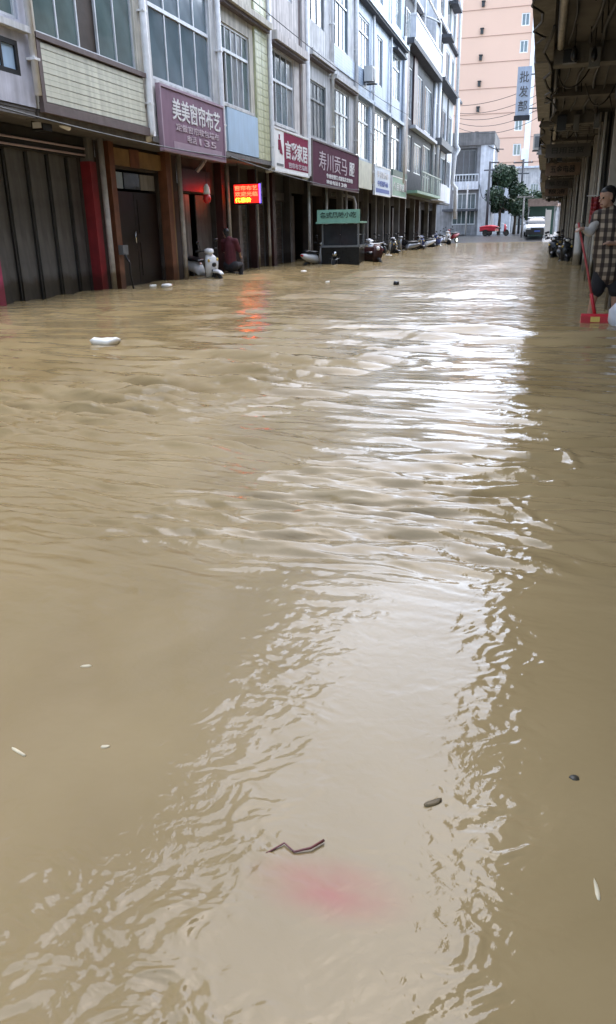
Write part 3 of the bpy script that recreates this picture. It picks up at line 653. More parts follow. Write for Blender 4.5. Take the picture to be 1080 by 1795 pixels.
shop_back(h, 27.18, 34.36, [(27.4, 28.6, -.3, 2.4), (29.0, 33.9, -.3, 2.5)])
shutter(h, 27.42, 28.58, 2.15, 'shutter_brown')
for y in (28.62, 31.3, 34.0): pillar(h, y, y + .26, 'shop_wall')
for y in (28.45, 30.9, 34.2): MB().tube([(XS + 1.0, y, 3.0), (XS + 1.0, y, -.3)], .05, 8).build('post', 'grey_pipe', h, True)
for a, b in ((29.2, 30.4), (31.8, 33.0)): pbox('sliding_door', 'shutter_brown', h, XS - .2, XS - .16, a, b, -.3, 2.4)

# --- blue tiled houses: three bays, three houses
def bluehouse(label, y0, y1, low, up, ac=None):
    hol = [low, up, (up[0], up[1], 10.7, 12.3)]
    h = house('town_house', label, y0, y1, 13.6, 'blue_tile', hol)
    return h
h = bluehouse('pale blue tiled house with an outdoor air conditioner below its upper window', 34.40, 37.80, (34.68, 37.35, 4.05, 6.28), (34.68, 37.2, 7.5, 9.4))
window(h, PL, 34.68, 37.35, 4.05, 6.28, 4, 5.5, 'alu', 'glass_blue', .06, curtain=(1, 2)); window(h, PL, 34.68, 37.2, 7.5, 9.4, 4, 8.85, 'alu', 'glass', .06, curtain=(0, 3))
window(h, PL, 34.68, 37.2, 10.7, 12.3, 3)
pbox('cornice', 'dark_grey', h, XF + .002, XF + .28, 34.42, 37.78, 9.82, 9.9); pbox('cornice', 'blue_tile', h, XF + .002, XF + .34, 34.42, 37.78, 9.905, 10.05)
pbox('slab_edge', 'blue_tile', h, XF + .002, XF + .16, 34.42, 37.7, 6.36, 6.5)
pbox('cream_panel', 'cream', h, XF + .002, XF + .08, 34.75, 37.7, 2.85, 3.95); drainpipe(h, 37.78, 3.0, 13.4, r=.05, elbow=False)
shop_back(h, 34.40, 37.80, [(34.6, 37.5, -.3, 2.5)])
MB().tube([(XS + 1.15, 35.3, -.3), (XS + 1.15, 35.3, 2.2), (XS + 1.1, 35.2, 2.45), (XS + .8, 35.0, 2.55), (XS + .2, 34.8, 2.6)], .06, 8).build('post', 'grey_pipe', h, True)
h2 = bluehouse('pale blue tiled house with tall narrow windows above blue sign', 37.82, 42.0, (38.05, 41.75, 4.0, 6.25), (38.9, 40.2, 7.4, 9.35))
window(h2, PL, 38.05, 41.75, 4.0, 6.25, 5, 5.55, 'alu', 'glass_blue', .06, curtain=(1, 3)); window(h2, PL, 38.9, 40.2, 7.4, 9.35, 2, None, 'alu', 'glass_dark', .06); window(h2, PL, 38.9, 40.2, 10.7, 12.3, 2)
pbox('cornice', 'dark_grey', h2, XF + .002, XF + .28, 37.84, 41.98, 9.82, 9.9); pbox('cornice', 'blue_tile', h2, XF + .002, XF + .34, 37.84, 41.98, 9.905, 10.05)
pbox('slab_edge', 'blue_tile', h2, XF + .002, XF + .16, 37.84, 41.9, 6.36, 6.5); drainpipe(h2, 41.98, 3.0, 13.4, r=.05, elbow=False)
shop_back(h2, 37.82, 42.0, [(38.0, 41.7, -.3, 2.5)])
h3 = bluehouse('pale blue tiled house with dark panes next to the maroon house', 42.02, 45.9, (42.4, 45.5, 4.0, 6.3), (42.9, 45.0, 7.4, 9.35))
window(h3, PL, 42.4, 45.5, 4.0, 6.3, 4, 5.6, 'alu', 'glass_dark', .06, curtain=(2,)); window(h3, PL, 42.9, 45.0, 7.4, 9.35, 3, 8.8, 'alu', 'glass', .06, curtain=(1,)); window(h3, PL, 42.9, 45.0, 10.7, 12.3, 2)
pbox('hood', 'dark_grey', h3, XF + .002, XF + .3, 42.6, 45.4, 9.42, 9.52)
pbox('cornice', 'dark_grey', h3, XF + .002, XF + .28, 42.04, 45.88, 9.82, 9.9); pbox('cornice', 'blue_tile', h3, XF + .002, XF + .34, 42.04, 45.88, 9.905, 10.05)
pbox('slab_edge', 'blue_tile', h3, XF + .002, XF + .16, 42.04, 45.8, 6.36, 6.5); drainpipe(h3, 45.85, 3.4, 10.6, r=.09, elbow=False)
shop_back(h3, 42.02, 45.9, [(42.2, 45.6, -.3, 2.5)])
for hh, ys in ((h, (34.45, 37.6)), (h2, (39.8, 41.8)), (h3, (43.8, 45.6))):
    for y in ys: pillar(hh, y, y + .24, 'concrete', XS + .5, XS + .74)
# air conditioner
t = thing('air_conditioner', 'white outdoor air conditioner on the pale blue tiled house', 'air conditioner', (-7.65, 36.4, 7.0))
MB().box(-7.85, -7.5, 36.0, 36.8, 7.05, 7.62).build('case', 'ac_white', t); MB().box(-7.499, -7.48, 36.12, 36.55, 7.12, 7.55).build('fan_grille', 'alu_dark', t)
for y in (36.1, 36.65): MB().box(-7.88, -7.42, y, y + .05, 6.99, 7.045).build('bracket', 'alu_dark', t)

# --- maroon house with parapet and penthouse
hol = [(47.2, 49.2, 7.0, 9.6), (50.6, 53.2, 6.9, 9.7), (54.2, 57.4, 7.0, 9.6), (47.4, 49.4, 4.3, 6.2), (50.4, 53.4, 4.3, 6.0), (54.0, 57.6, 4.3, 6.2)]
h = house('town_house', 'dark maroon and grey house with a white parapet and rooftop room', 45.92, 58.4, 10.6, 'dark_grey', hol)
for (a, b, c, d), g, n in zip(hol, ('glass_curtain', 'glass_curtain', 'glass', 'glass_dark', 'glass_curtain', 'glass'), (2, 3, 3, 3, 4, 4)): window(h, PL, a, b, c, d, n, None, 'alu', g, .07, curtain=(1,))
pbox('pilaster', 'maroon_tile', h, XF + .002, XF + .14, 46.3, 47.1, 3.1, 10.3); pbox('pilaster', 'maroon_tile', h, XF + .002, XF + .08, 49.3, 50.5, 6.6, 10.3)
pbox('slab_edge', 'dark_grey', h, XF + .003, XF + .55, 46.0, 58.3, 10.32, 10.58); pbox('slab_edge', 'white_wall', h, XF + .003, XF + .35, 48.5, 58.3, 6.55, 6.72)
pbox('parapet', 'white_wall', h, XF + .2, XF + .5, 46.8, 57.8, 10.585, 11.75); pbox('parapet_cap', 'white_pipe', h, XF + .18, XF + .54, 46.78, 57.82, 11.755, 11.85)
pbox('rooftop_room', 'dark_grey', h, -14.5, -8.9, 47.5, 58.2, 10.585, 14.2); pbox('rooftop_room', 'white_wall', h, -15, -10.6, 46.2, 57.8, 14.205, 22.0)
pbox('roof_slab', 'white_wall', h, -14.6, -8.6, 47.2, 58.3, 14.205, 14.4)
for y in (48.8, 52.0): window(h, PX(-8.9, 1), y, y + 2.2, 11.8, 13.4, 3, None, 'alu', 'glass', .08, dep=-.02)
for y in (47.0, 50.6, 57.6): MB().tube([(XF + .4, y, 11.85), (XF + .4, y, 13.6), (XF - .2, y, 13.9), (XF - 1.0, y, 14.2)], .06, 8).build('pipe_frame', 'white_pipe', h, True)
MB().tube([(XF + .4, 47.0, 13.6), (XF + .4, 57.6, 13.6)], .06, 8).build('pipe_frame', 'white_pipe', h, True)
drainpipe(h, 46.1, 3.4, 10.0, r=.10, elbow=False); drainpipe(h, 58.2, 3.2, 10.3, r=.12, elbow=False)
MB().tube([(XF + .1, 46.1, 10.0), (XF + .35, 46.4, 10.5), (XF + .52, 46.8, 10.62)], .09, 8).build('drainpipe', 'white_pipe', h, True)
# balcony with green railing
pbox('balcony_floor', 'sign_green', h, XF + .003, XF + .75, 47.2, 58.0, 3.05, 3.2)
br = pbox('balcony_rail', 'railing_green', h, XF + .70, XF + .74, 49.0, 58.0, 4.25, 4.32)
for i in range(18): pbox('baluster', 'railing_green', br, XF + .705, XF + .735, 49.05 + i * .52, 49.11 + i * .52, 3.205, 4.245)
for i in range(9): pbox('railing_panel', 'railing_green' if i % 3 else 'glass_curtain', br, XF + .715, XF + .725, 49.14 + i * 1.0, 49.55 + i * 1.0, 3.25, 4.2)
shop_back(h, 45.92, 58.4, [(46.3, 49.6, -.3, 2.5), (50.2, 53.4, -.3, 2.5), (54.2, 57.9, -.3, 2.5)])
for i, y in enumerate((47.8, 50.0, 53.7, 55.9)): pillar(h, y, y + .3, ('concrete', 'brown', 'concrete', 'brown')[i], XS + .6, XS + .9)
for y in (46.6, 51.5, 54.6): pbox('sliding_door', 'dark_red', h, XS - .2, XS - .15, y, y + 1.7, -.3, 2.4)

# --- tall white house closing the row
hol = [(59.4, 61.8, 7.0, 9.4), (63.0, 65.6, 7.0, 9.4), (66.8, 69.6, 7.0, 9.4), (59.2, 62.2, 4.2, 6.2), (63.2, 66.2, 4.2, 6.2), (67.2, 69.8, 4.2, 6.2),
       (60.2, 62.4, 11.4, 13.4), (64.2, 66.6, 11.4, 13.4), (68.0, 69.6, 11.4, 13.4), (60.2, 62.4, 14.8, 16.6), (64.2, 66.6, 14.8, 16.6), (68.0, 69.6, 14.8, 16.6)]
h = house('town_house', 'tall white house with stacked ledges at the far end of the row', 58.42, 70.6, 19.5, 'white_wall', hol)
for i, (a, b, c, d) in enumerate(hol): window(h, PL, a, b, c, d, 2, None, 'alu', 'glass_dark' if i % 2 else 'glass', .08)
for z in (10.5, 13.9, 17.1): pbox('ledge', 'dark_grey', h, XF + .003, XF + (.7 if z < 11 else .3), 58.6, 70.4, z, z + .18)
pbox('lower_cladding', 'dark_grey', h, XF + .003, XF + .06, 58.5, 59.3, 3.1, 10.4)
for y in (62.4, 66.2): pbox('lower_cladding', 'dark_grey', h, XF + .003, XF + .06, y, y + .6, 3.1, 10.4)
pbox('balcony', 'mid_grey', h, XF + .003, XF + .6, 58.7, 66.0, 6.55, 7.0); pbox('balcony', 'white_wall', h, XF + .003, XF + .5, 58.7, 64.0, 3.0, 4.15)
pbox('awning', 'dark_grey', h, XF + .003, XF + .8, 60.2, 62.2, 13.3, 13.5); pbox('awning', 'dark_grey', h, XF + .003, XF + .6, 65.2, 68.2, 16.4, 16.6)
MB().tube([(XF + .75, 66.5, 10.4), (XF + .75, 66.5, 7.2), (XF + .95, 66.6, 6.9), (XF + .7, 66.4, 6.4), (XF + .6, 66.3, 4.4), (XF + .85, 66.6, 4.1), (XF + .9, 66.7, 1.8)], .16, 8).build('drainpipe', 'white_pipe', h, True)
MB().tube([(XF + .3, 59.0, 10.4), (XF + .3, 59.0, 3.2)], .13, 8).build('drainpipe', 'white_pipe', h, True)
MB().tube([(XF + .3, 69.9, 19), (XF + .3, 69.9, 10.8)], .12, 8).build('drainpipe', 'white_pipe', h, True)
shop_back(h, 58.42, 70.6, [(58.8, 62.0, -.3, 2.5), (63.0, 66.4, -.3, 2.5), (67.2, 70.0, -.3, 2.5)])
for y in (60.4, 64.8): pillar(h, y, y + .3, 'concrete', XS + .6, XS + .9)

# ================================================================== SIGNS ON THE LEFT ROW
def sign(name, label, y0, y1, z0, z1, mat, frame, x=XF + .055, th=.07):
    t = thing(name, label, 'sign', (x, (y0 + y1) / 2, z0))
    MB().box(x, x + th, y0, y1, z0, z1).build('board', mat, t)
    if frame:
        for a, b, c, d in ((y0 - .03, y1 + .03, z1, z1 + .05), (y0 - .03, y1 + .03, z0 - .05, z0), (y0 - .03, y0 + .02, z0, z1), (y1 - .02, y1 + .03, z0, z1)):
            pbox('frame', frame, t, x - .01, x + th + .02, a, b, c, d)
    return t, x + th
def lettering(t, s, mat, X, y, z, size, width, off=.0, name='lettering', height=None):
    text_mesh(name, s, mat, t, (X + .008, y, z), (0, 1, 0), (0, 0, 1), size, width, .012, off, height)
t, X = sign('shop_sign', 'faded purple shop sign with white characters for curtains and fabric', 16.1, 19.5, 2.82, 3.98, 'purple_sign', 'purple_light')
pbox('stripe', 'purple_light', t, X - .001, X + .006, 16.6, 19.3, 2.86, 3.0)
lettering(t, '美美窗帘布艺', 'letter_white', X, 16.62, 3.42, .42, 2.65, .006, height=.42)
lettering(t, '定做窗帘软包墙布', 'letter_pink', X, 16.75, 3.22, .16, 2.4, .002, height=.15); lettering(t, '电话', 'letter_pink', X, 17.3, 3.03, .16, .5, .002, height=.15); lettering(t, '135', 'letter_pink', X, 17.95, 3.03, .16, 1.0, .002, height=.14)
t, X = sign('shop_sign', 'white shop sign with big characters and a red dressed figure', 23.42, 27.0, 2.86, 3.96, 'white_paint', 'white_pipe')
pbox('red_field', 'letter_red', t, X - .001, X + .005, 24.35, 26.95, 2.95, 3.94)
lettering(t, '言彩家居', 'letter_white', X, 24.45, 3.22, .6, 2.4, .014, height=.52)
lettering(t, '窗帘布艺墙纸', 'letter_pink', X, 24.75, 2.99, .2, 2.1, .004, height=.16)
fy = 23.9
fig = MB()
for a, b, c, d in ((fy - .05, fy + .05, 3.72, 3.84),): fig.box(X + .001, X + .01, a, b, c, d)
fig.quad((X + .011, fy - .09, 3.7), (X + .011, fy + .10, 3.7), (X + .011, fy + .28, 3.3), (X + .011, fy + .02, 3.34)); fig.box(X + .001, X + .01, fy - .12, fy + .06, 3.42, 3.69)
fig.build('printed_figure', 'letter_red', t)
pbox('printed_text', 'mid_grey', t, X, X + .006, 23.6, 24.25, 2.98, 3.05)
t, X = sign('shop_sign', 'wide dark maroon shop sign with pale characters and two text lines', 27.45, 34.6, 2.66, 4.02, 'maroon_sign', 'brown')
lettering(t, '寿川贡马', 'letter_pink', X, 28.3, 3.16, .72, 4.2, .0, height=.62); lettering(t, '服', 'letter_white', X, 32.9, 3.2, .62, .95, .012, height=.5)
lettering(t, '专业经营各式服装批发零售', 'letter_white', X, 29.3, 2.93, .26, 4.2, .006, height=.16); lettering(t, '地址电话', 'letter_white', X, 29.3, 2.73, .26, 1.7, .006, height=.15); lettering(t, '138', 'letter_white', X, 31.15, 2.73, .26, 1.3, .006, height=.14)
t, X = sign('shop_sign', 'light blue shop sign with dark blue marks on pale blue house', 38.1, 42.1, 2.72, 3.92, 'sign_blue', 'white_pipe')
pbox('printed_band', 'letter_blue', t, X - .001, X + .005, 38.4, 41.8, 2.8, 2.98); lettering(t, '中国移动', 'letter_blue', X, 38.8, 3.08, .3, 2.6, .006, height=.26); lettering(t, '手机维修', 'letter_white', X, 38.6, 3.45, .32, 3.0, .006, height=.3)
t, X = sign('shop_sign', 'grey green shop sign beside the light blue one', 42.6, 47.0, 2.8, 3.7, 'sign_green', 'white_pipe', XF + .06)
lettering(t, '便民商店', 'letter_white', X, 43.0, 3.05, .5, 3.3, .008, height=.42); pbox('upper_strip', 'letter_dark', t, X - .1, X + .02, 42.6, 47.2, 3.76, 4.05)
# LED board hung across the arcade, facing up the street
t = thing('led_sign', 'glowing red LED sign hanging under the arcade', 'sign', (-8.37, 22.6, 1.9))
MB().box(-8.80, -7.93, 22.55, 22.66, 1.89, 2.47).build('case', 'black_plastic', t); MB().box(-8.76, -7.99, 22.535, 22.549, 1.93, 2.43).build('screen', 'led_panel', t)
for i, (s, mt) in enumerate((('窗帘布艺', 'led_red'), ('欢迎光临', 'led_red'), ('优惠价', 'led_yellow'))):
    text_mesh('lettering', s, mt, t, (-8.73, 22.525, 2.27 - i * .16), (1, 0, 0), (0, 0, 1), .2, .7 if i < 2 else .5, .008, .004, height=.13)
for a, b, c, d in ((-7.985, -7.94, 1.92, 2.44),): MB().box(a, b, 22.53, 22.549, c, d).build('light_strip', 'led_blue', t)
for x in (-8.65, -8.1): MB().tube([(x, 22.6, 2.47), (x, 22.6, 3.0)], .012, 6).build('hanger', 'black_metal', t)

# ================================================================== RIGHT ROW WITH OVERHANG ABOVE THE CAMERA
XE = -.32; XP = 1.0; XR = 2.75
right_spec = [(-12, -2.2, 3.42, 'concrete'), (-2.2, 5.4, 3.38, 'grey_wall'), (5.4, 12.6, 3.36, 'concrete'), (12.6, 19.2, 3.34, 'grey_wall'), (19.2, 26.0, 3.22, 'concrete'), (26.0, 33.0, 3.2, 'grey_wall'), (33.0, 40.0, 3.1, 'concrete'), (40.0, 52.0, 3.1, 'grey_wall'), (52.0, 64.0, 3.05, 'concrete')]
names_r = ['house behind the camera whose overhang roofs the pavement', 'right hand house whose concrete overhang passes over the camera', 'nearest right hand house in view, bare concrete soffit with hanging cables',
           'right hand house behind the person, its soffit ending in a cross beam', 'right hand house past the first cross beam, with striped soffit boards', 'right hand house past the striped soffit, above the parked scooters',
           'right hand house with dark soffit in the middle distance', 'right hand house near the street end with pipes along its edge', 'last right hand house, beside the brown awning at street end']
for i, (y0, y1, zs, mt) in enumerate(right_spec):
    XE = (-.10, -.10, -.31, -.33, -.27, -.36, -.30, -.38, -.34)[i]
    h = thing('arcade_house', names_r[i], 'house', (XE, (y0 + y1) / 2, 0), 'houses along the right side of the street')
    P = PX(XE, -1); hol = []; n = max(1, int((y1 - y0) / 3.4)); wd = (y1 - y0) / n
    for k in range(n):
        for z in (4.4, 7.7): hol.append((y0 + k * wd + .5, y0 + (k + 1) * wd - .5, z, z + 1.8))
    mb = MB(); wall_grid(mb, P, y0, y1, zs, 10.9 - .3 * (i % 2), hol, .14); mb.box(XE + .12, 9, y0 + .004, y1 - .004, zs + .16, 10.7 - .3 * (i % 2))
    mb.build('wall', ('white_wall', 'beige', 'offwhite')[i % 3], h)
    for q in hol: window(h, P, *q, 3 if i < 4 else 2, None, 'alu', 'glass')
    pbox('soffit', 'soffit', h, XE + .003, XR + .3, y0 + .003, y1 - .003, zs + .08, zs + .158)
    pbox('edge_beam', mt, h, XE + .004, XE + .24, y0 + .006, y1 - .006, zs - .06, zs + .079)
    pbox('cross_beam', 'concrete', h, XE + .25, XR, y1 - .34, y1 - .03, zs - .17, zs + .078)
    pbox('cross_beam', 'soffit', h, XE + .25, XR, (y0 + y1) / 2 - .12, (y0 + y1) / 2 + .12, zs - .06, zs + .078)
    pbox('pillar', 'concrete', h, XP, XP + .36, y1 - .42, y1 - .03, -.32, zs - .171)
    if i >= 3: pbox('pillar', 'grey_pipe', h, XP + .02, XP + .2, y0 + (y1 - y0) * .45, y0 + (y1 - y0) * .45 + .2, -.32, zs + .07)
    # shopfront
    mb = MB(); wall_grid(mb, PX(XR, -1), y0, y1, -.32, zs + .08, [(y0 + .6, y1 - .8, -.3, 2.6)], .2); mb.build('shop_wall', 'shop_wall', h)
    mb = MB(); X = XR + .1; z = -.32; rows = []
    while z < 2.58: rows += [(X, z), (X - .02, z + .03), (X - .02, z + .07)]; z += .09
    for (xa, za), (xb, zb) in zip(rows[:-1], rows[1:]): mb.quad((xa, y0 + .6, za), (xa, y1 - .8, za), (xb, y1 - .8, zb), (xb, y0 + .6, zb))
    mb.build('roller_shutter', ('shutter_brown', 'shutter')[i % 2], h)
    if i >= 2:
        for k in range(4):
            jx = XE + .4 + .38 * k + random.uniform(-.1, .1); jh = random.uniform(.1, .28); pbox('junction_box', ('black_plastic', 'mid_grey', 'alu_dark')[k % 3], h, jx, jx + random.uniform(.1, .22), y1 - .46, y1 - .345, zs - .05 - jh, zs - .02)
        for k in range(3): MB().tube([(XP - .06 + .1 * k, y1 - .46, zs), (XP - .06 + .1 * k, y1 - .46, -.3)], .022 + .01 * (k % 2), 6).build('conduit', ('grey_pipe', 'white_pipe', 'black_plastic')[k], h, True)
        for k in range(3):
            qx = XE + .3 + .5 * k; pts = [(qx + .5 * q / 8, y0 + 1.2 + k * 1.6 + .2 * math.sin(q), zs + .06 - (.30 + .06 * k) * math.sin(math.pi * q / 8)) for q in range(9)]
            MB().tube(pts, .011, 5).build('cable', 'cable', h, True)
        for k in range(4):
            xx = XE + .45 + k * .22 + random.uniform(-.05, .05); ya = y0 + .3; pts = []
            for q in range(9): pts.append((xx + .03 * math.sin(q * 1.3 + k), ya + (y1 - y0 - .8) * q / 8, zs + .055 - .05 * abs(math.sin(q * 1.1 + k))))
            MB().tube(pts, .014 + .007 * (k % 3), 6).build('cable', 'cable', h, True)
        MB().tube([(XE + .32, y0 + .2, zs + .02), (XE + .32, y1 - .5, zs + .01)], .045, 8).build('conduit', ('grey_pipe', 'black_plastic')[i % 2], h, True)
        for k in range(10):
            yy = y0 + .5 + k * (y1 - y0 - 1.2) / 10 + random.uniform(-.2, .2); xx = random.uniform(XE + .3, XP + .5); dz = random.uniform(.06, .26)
            MB().tube([(xx, yy, zs + .07), (xx + .01, yy, zs + .07 - dz)], .008, 5).build('hook', 'black_metal', h)
        if i in (4, 5, 6):
            for k in range(14): pbox('soffit_board', ('soffit', 'concrete')[k % 2], h, XE + .5, XP + .8, y0 + .4 + k * .4, y0 + .66 + k * .4, zs + .03, zs + .075)
# hanging lamps, a meter cabinet and bracket boards under the near soffit
for k, (xx, yy, zz) in enumerate(((.18, 11.2, 3.1), (.42, 11.45, 3.12))):
    t = thing('hanging_lamp', ('small dark lamp hanging by a cord from the near soffit, left one', 'small dark lamp hanging by a cord from the near soffit, right one')[k], 'lamp', (xx, yy, zz))
    MB().tube([(xx, yy, 3.43), (xx, yy, zz + .08)], .007, 5).build('cord', 'cable', t)
    ring = lambda z, r: [(xx + r * math.cos(a * math.pi / 5), yy + r * math.sin(a * math.pi / 5), z) for a in range(10)]
    MB().loft([ring(zz + .1, .015), ring(zz + .06, .03), ring(zz, .042), ring(zz - .04, .035), ring(zz - .06, .012)]).build('lamp_body', 'black_plastic', t, True)
t = thing('meter_cabinet', 'dark meter cabinet with a window, high on the pillar at the right edge', 'cabinet', (.92, 12.0, 2.9))
MB().box(.76, .99, 11.9, 12.15, 2.72, 3.3).build('case', 'dark_grey', t); MB().box(.80, .95, 11.885, 11.899, 3.0, 3.2).build('window', 'glass_dark', t); MB().box(.80, .95, 11.885, 11.899, 2.78, 2.94).build('door', 'mid_grey', t)
for k, (yy, zt, zb, s_, mt) in enumerate(((21.5, 3.02, 2.72, '日用百货', 'soffit'), (27.2, 2.98, 2.62, '五金电器', 'awning_brown'), (34.6, 2.88, 2.55, '早餐店', 'soffit'), (41.5, 2.88, 2.5, '粮油', 'awning_brown'))):
    t = thing('hanging_sign', ('dark hanging signboard across the arcade behind first cross beam, nearest of the row', 'brown hanging signboard across the right arcade, second of the row', 'dark hanging signboard across the right arcade, third of the row', 'brown hanging signboard across the right arcade, farthest of the row')[k], 'sign', (.4, yy, zb))
    MB().box(-.12, .92, yy, yy + .06, zb, zt).build('board', mt, t); text_mesh('lettering', s_, 'cable', t, (.02, yy - .006, zb + .08), (1, 0, 0), (0, 0, 1), .2, .75, .008, .003, height=zt - zb - .15)
    for x in (-.02, .82): MB().tube([(x, yy + .03, zt), (x, yy + .03, 3.2)], .01, 5).build('hanger', 'black_metal', t)
for k in range(7):
    y0_, y1_ = 6 + k * 4.2, 6 + k * 4.2 + random.uniform(5, 8); x0_ = -.22 + .1 * (k % 3); pts = [(x0_ + .06 * math.sin(q * 1.9 + k), y0_ + (y1_ - y0_) * q / 12, 3.26 - .16 * math.sin(math.pi * q / 12) - .04 * abs(math.sin(q * 2.3 + k))) for q in range(13)]
    o = MB().tube(pts, .012 + .006 * (k % 2), 6).build('sagging_cable', 'cable', None, True); tag(o, ('black cable sagging under the soffit nearest the camera', 'black cable passing the two small hanging lamps', 'black cable crossing the first cross beam on the right', 'black cable sagging above the nearest hanging signboard', 'black cable sagging above the second hanging signboard', 'black cable above the parked black scooters', 'black cable sagging above the third hanging signboard')[k], 'cable', 'cables under the right overhang')
# projecting signs and air conditioners along the right edge, far down the street
t = thing('projecting_sign', 'pale blue upright sign with dark characters projecting over the street', 'sign', (-.9, 38, 5.6))
MB().box(-1.62, -1.05, 38.0, 38.15, 5.65, 7.5).build('board', 'sign_blue', t)
for i, ch in enumerate('批发部'): text_mesh('lettering', ch, 'mid_grey', t, (-1.52, 37.99, 6.9 - i * .55), (1, 0, 0), (0, 0, 1), .5, .38, .012, .004, height=.42)
MB().box(-1.66, -1.0, 37.98, 38.17, 5.45, 5.64).build('bottom_rail', 'dark_grey', t); MB().tube([(-1.05, 38.07, 7.2), (-.31, 38.07, 7.2)], .03, 6).build('bracket', 'alu_dark', t); MB().tube([(-1.05, 38.07, 5.9), (-.31, 38.07, 5.9)], .03, 6).build('bracket', 'alu_dark', t)
for k, (yy, zz, lb) in enumerate(((44, 4.6, 'white air conditioner on right facade, high and near the projecting sign'), (50, 4.9, 'white air conditioner on right facade, farther one below the projecting sign'), (33.5, 3.9, 'white air conditioner on right facade, nearest to the camera'))):
    t = thing('air_conditioner', lb, 'air conditioner', (-.6, yy, zz), 'air conditioners on the right facade')
    MB().box(-.68, -.335, yy, yy + .8, zz, zz + .55).build('case', 'ac_white', t); MB().box(-.62, -.36, yy - .015, yy - .001, zz + .08, zz + .46).build('side_grille', 'alu_dark', t); MB().box(-.7, -.33, yy + .1, yy + .16, zz - .06, zz - .005).build('bracket', 'alu_dark', t)

# ================================================================== STREET END: TOWER, LOW BUILDINGS, TREES, POLES
tw = thing('apartment_tower', 'peach apartment tower closing the view at the street end', 'building', (-8, 112, 0))
P = PY(112); wins = []
for k in range(9):
    z = 3.2 + k * 2.9
    wins.append((-4.75, -3.75, z + .75, z + 2.15))
mb = MB(); wall_grid(mb, P, -20, 4, .3, 30, wins, .2); mb.box(-20, 4, 112.2, 126, .3, 29.95); mb.quad((-20, 112, .3), (-20, 112, 30), (-20, 112.2, 30), (-20, 112.2, .3)); mb.build('wall', 'peach', tw)
for k, q in enumerate(wins): window(tw, P, *q, 2, None, 'white_paint', 'glass', .12, dep=.12)
for k in range(9):
    z = 3.2 + k * 2.9; pbox('floor_band', 'peach_line', tw, -20, 4, 111.95, 111.998, z - .04, z + .02)
    v = pbox('vent', 'black_plastic', tw, -9.62, -9.28, 111.7, 111.998, z + .25, z + .75); pbox('vent_cap', 'black_plastic', v, -9.66, -9.2, 111.6, 111.998, z + .78, z + .88)
pbox('corner_strip', 'white_paint', tw, -3.4, -2.7, 111.9, 111.996, 2, 30)
for z in (6.3, 9.2): pbox('window_guard', 'white_paint', tw, -3.65, -3.05, 111.5, 111.9, z, z + 1.3)

g = thing('street_house', 'low grey concrete house with a roof slab and tiled corner pier', 'house', (-7, 80, 0))
mb = MB(); wall_grid(mb, PY(80), -10.5, -6.25, .3, 9.0, [(-8.6, -6.6, 5.3, 8.1), (-8.7, -6.5, 1.4, 4.2)], .5); mb.box(-10.5, -6.0, 80.5, 88, .3, 8.95); mb.build('wall', 'grey_wall', g)
pbox('roof_slab', 'concrete', g, -10.6, -5.05, 79.6, 88, 8.3, 9.4); pbox('corner_pier', 'white_wall', g, -6.24, -5.1, 79.7, 82, .3, 8.29)
pbox('side_wall', 'grey_wall', g, -6.0, -5.2, 82.01, 88, .3, 8.28)
pbox('balcony', 'white_wall', g, -8.7, -6.3, 79.3, 79.98, 4.5, 5.2); o = pbox('balcony_rail', 'alu', g, -8.7, -6.3, 79.32, 79.4, 5.75, 5.85)
for k in range(9): pbox('baluster', 'alu', o, -8.68 + k * .29, -8.62 + k * .29, 79.33, 79.39, 5.21, 5.74)
window(g, PY(80), -8.5, -6.7, 5.4, 8.0, 3, None, 'alu_dark', 'glass_dark', .09, dep=.4); window(g, PY(80), -8.7, -6.5, 1.4, 4.2, 5, 2.8, 'alu', 'glass', .09, dep=.1)
pbox('awning', 'dark_grey', g, -9.5, -6.3, 78.6, 79.99, 2.6, 2.8); MB().tube([(-7.2, 78.7, .3), (-7.2, 78.7, 5.0)], .07, 8).build('drainpipe', 'grey_pipe', g, True)
MB().tube([(-5.6, 79.65, 8.2), (-5.0, 79.62, 7.9), (-4.2, 79.6, 7.85)], .05, 6).build('cable_arm', 'pole_dark', g, True)
g = thing('street_house', 'small white house with a flat dark roof behind the trees', 'house', (-4.7, 92, 0))
mb = MB(); wall_grid(mb, PY(92), -7.0, -3.75, .3, 7.0, [(-6.0, -4.6, 4.6, 6.2)], .15); mb.box(-7.0, -3.75, 92.15, 99, .3, 6.95); mb.build('wall', 'white_wall', g)
pbox('roof_slab', 'dark_grey', g, -7.2, -3.6, 91.6, 99, 7.005, 7.3); window(g, PY(92), -6.0, -4.6, 4.6, 6.2, 2, None, 'alu', 'glass_blue', .1)
g = thing('street_house', 'pinkish white house with barred windows behind the utility pole', 'house', (-2, 96, 0))
hol = [(-3.3, -2.4, 3.9, 5.6), (-1.9, -1.0, 3.9, 5.6), (-3.3, -2.4, 1.2, 2.8), (-1.9, -1.0, 1.2, 2.8)]
mb = MB(); wall_grid(mb, PY(96), -3.7, 3, .3, 7.2, hol, .15); mb.box(-3.7, 3, 96.15, 104, .3, 7.15); mb.build('wall', 'pinkwall', g)
for q in hol: window(g, PY(96), *q, 3, None, 'alu', 'glass_blue', .07)
pbox('roof_slab', 'white_wall', g, -3.9, 3.1, 95.7, 104, 7.205, 7.4); pbox('ledge', 'peach', g, -3.7, 3, 95.8, 95.998, 3.2, 3.45)

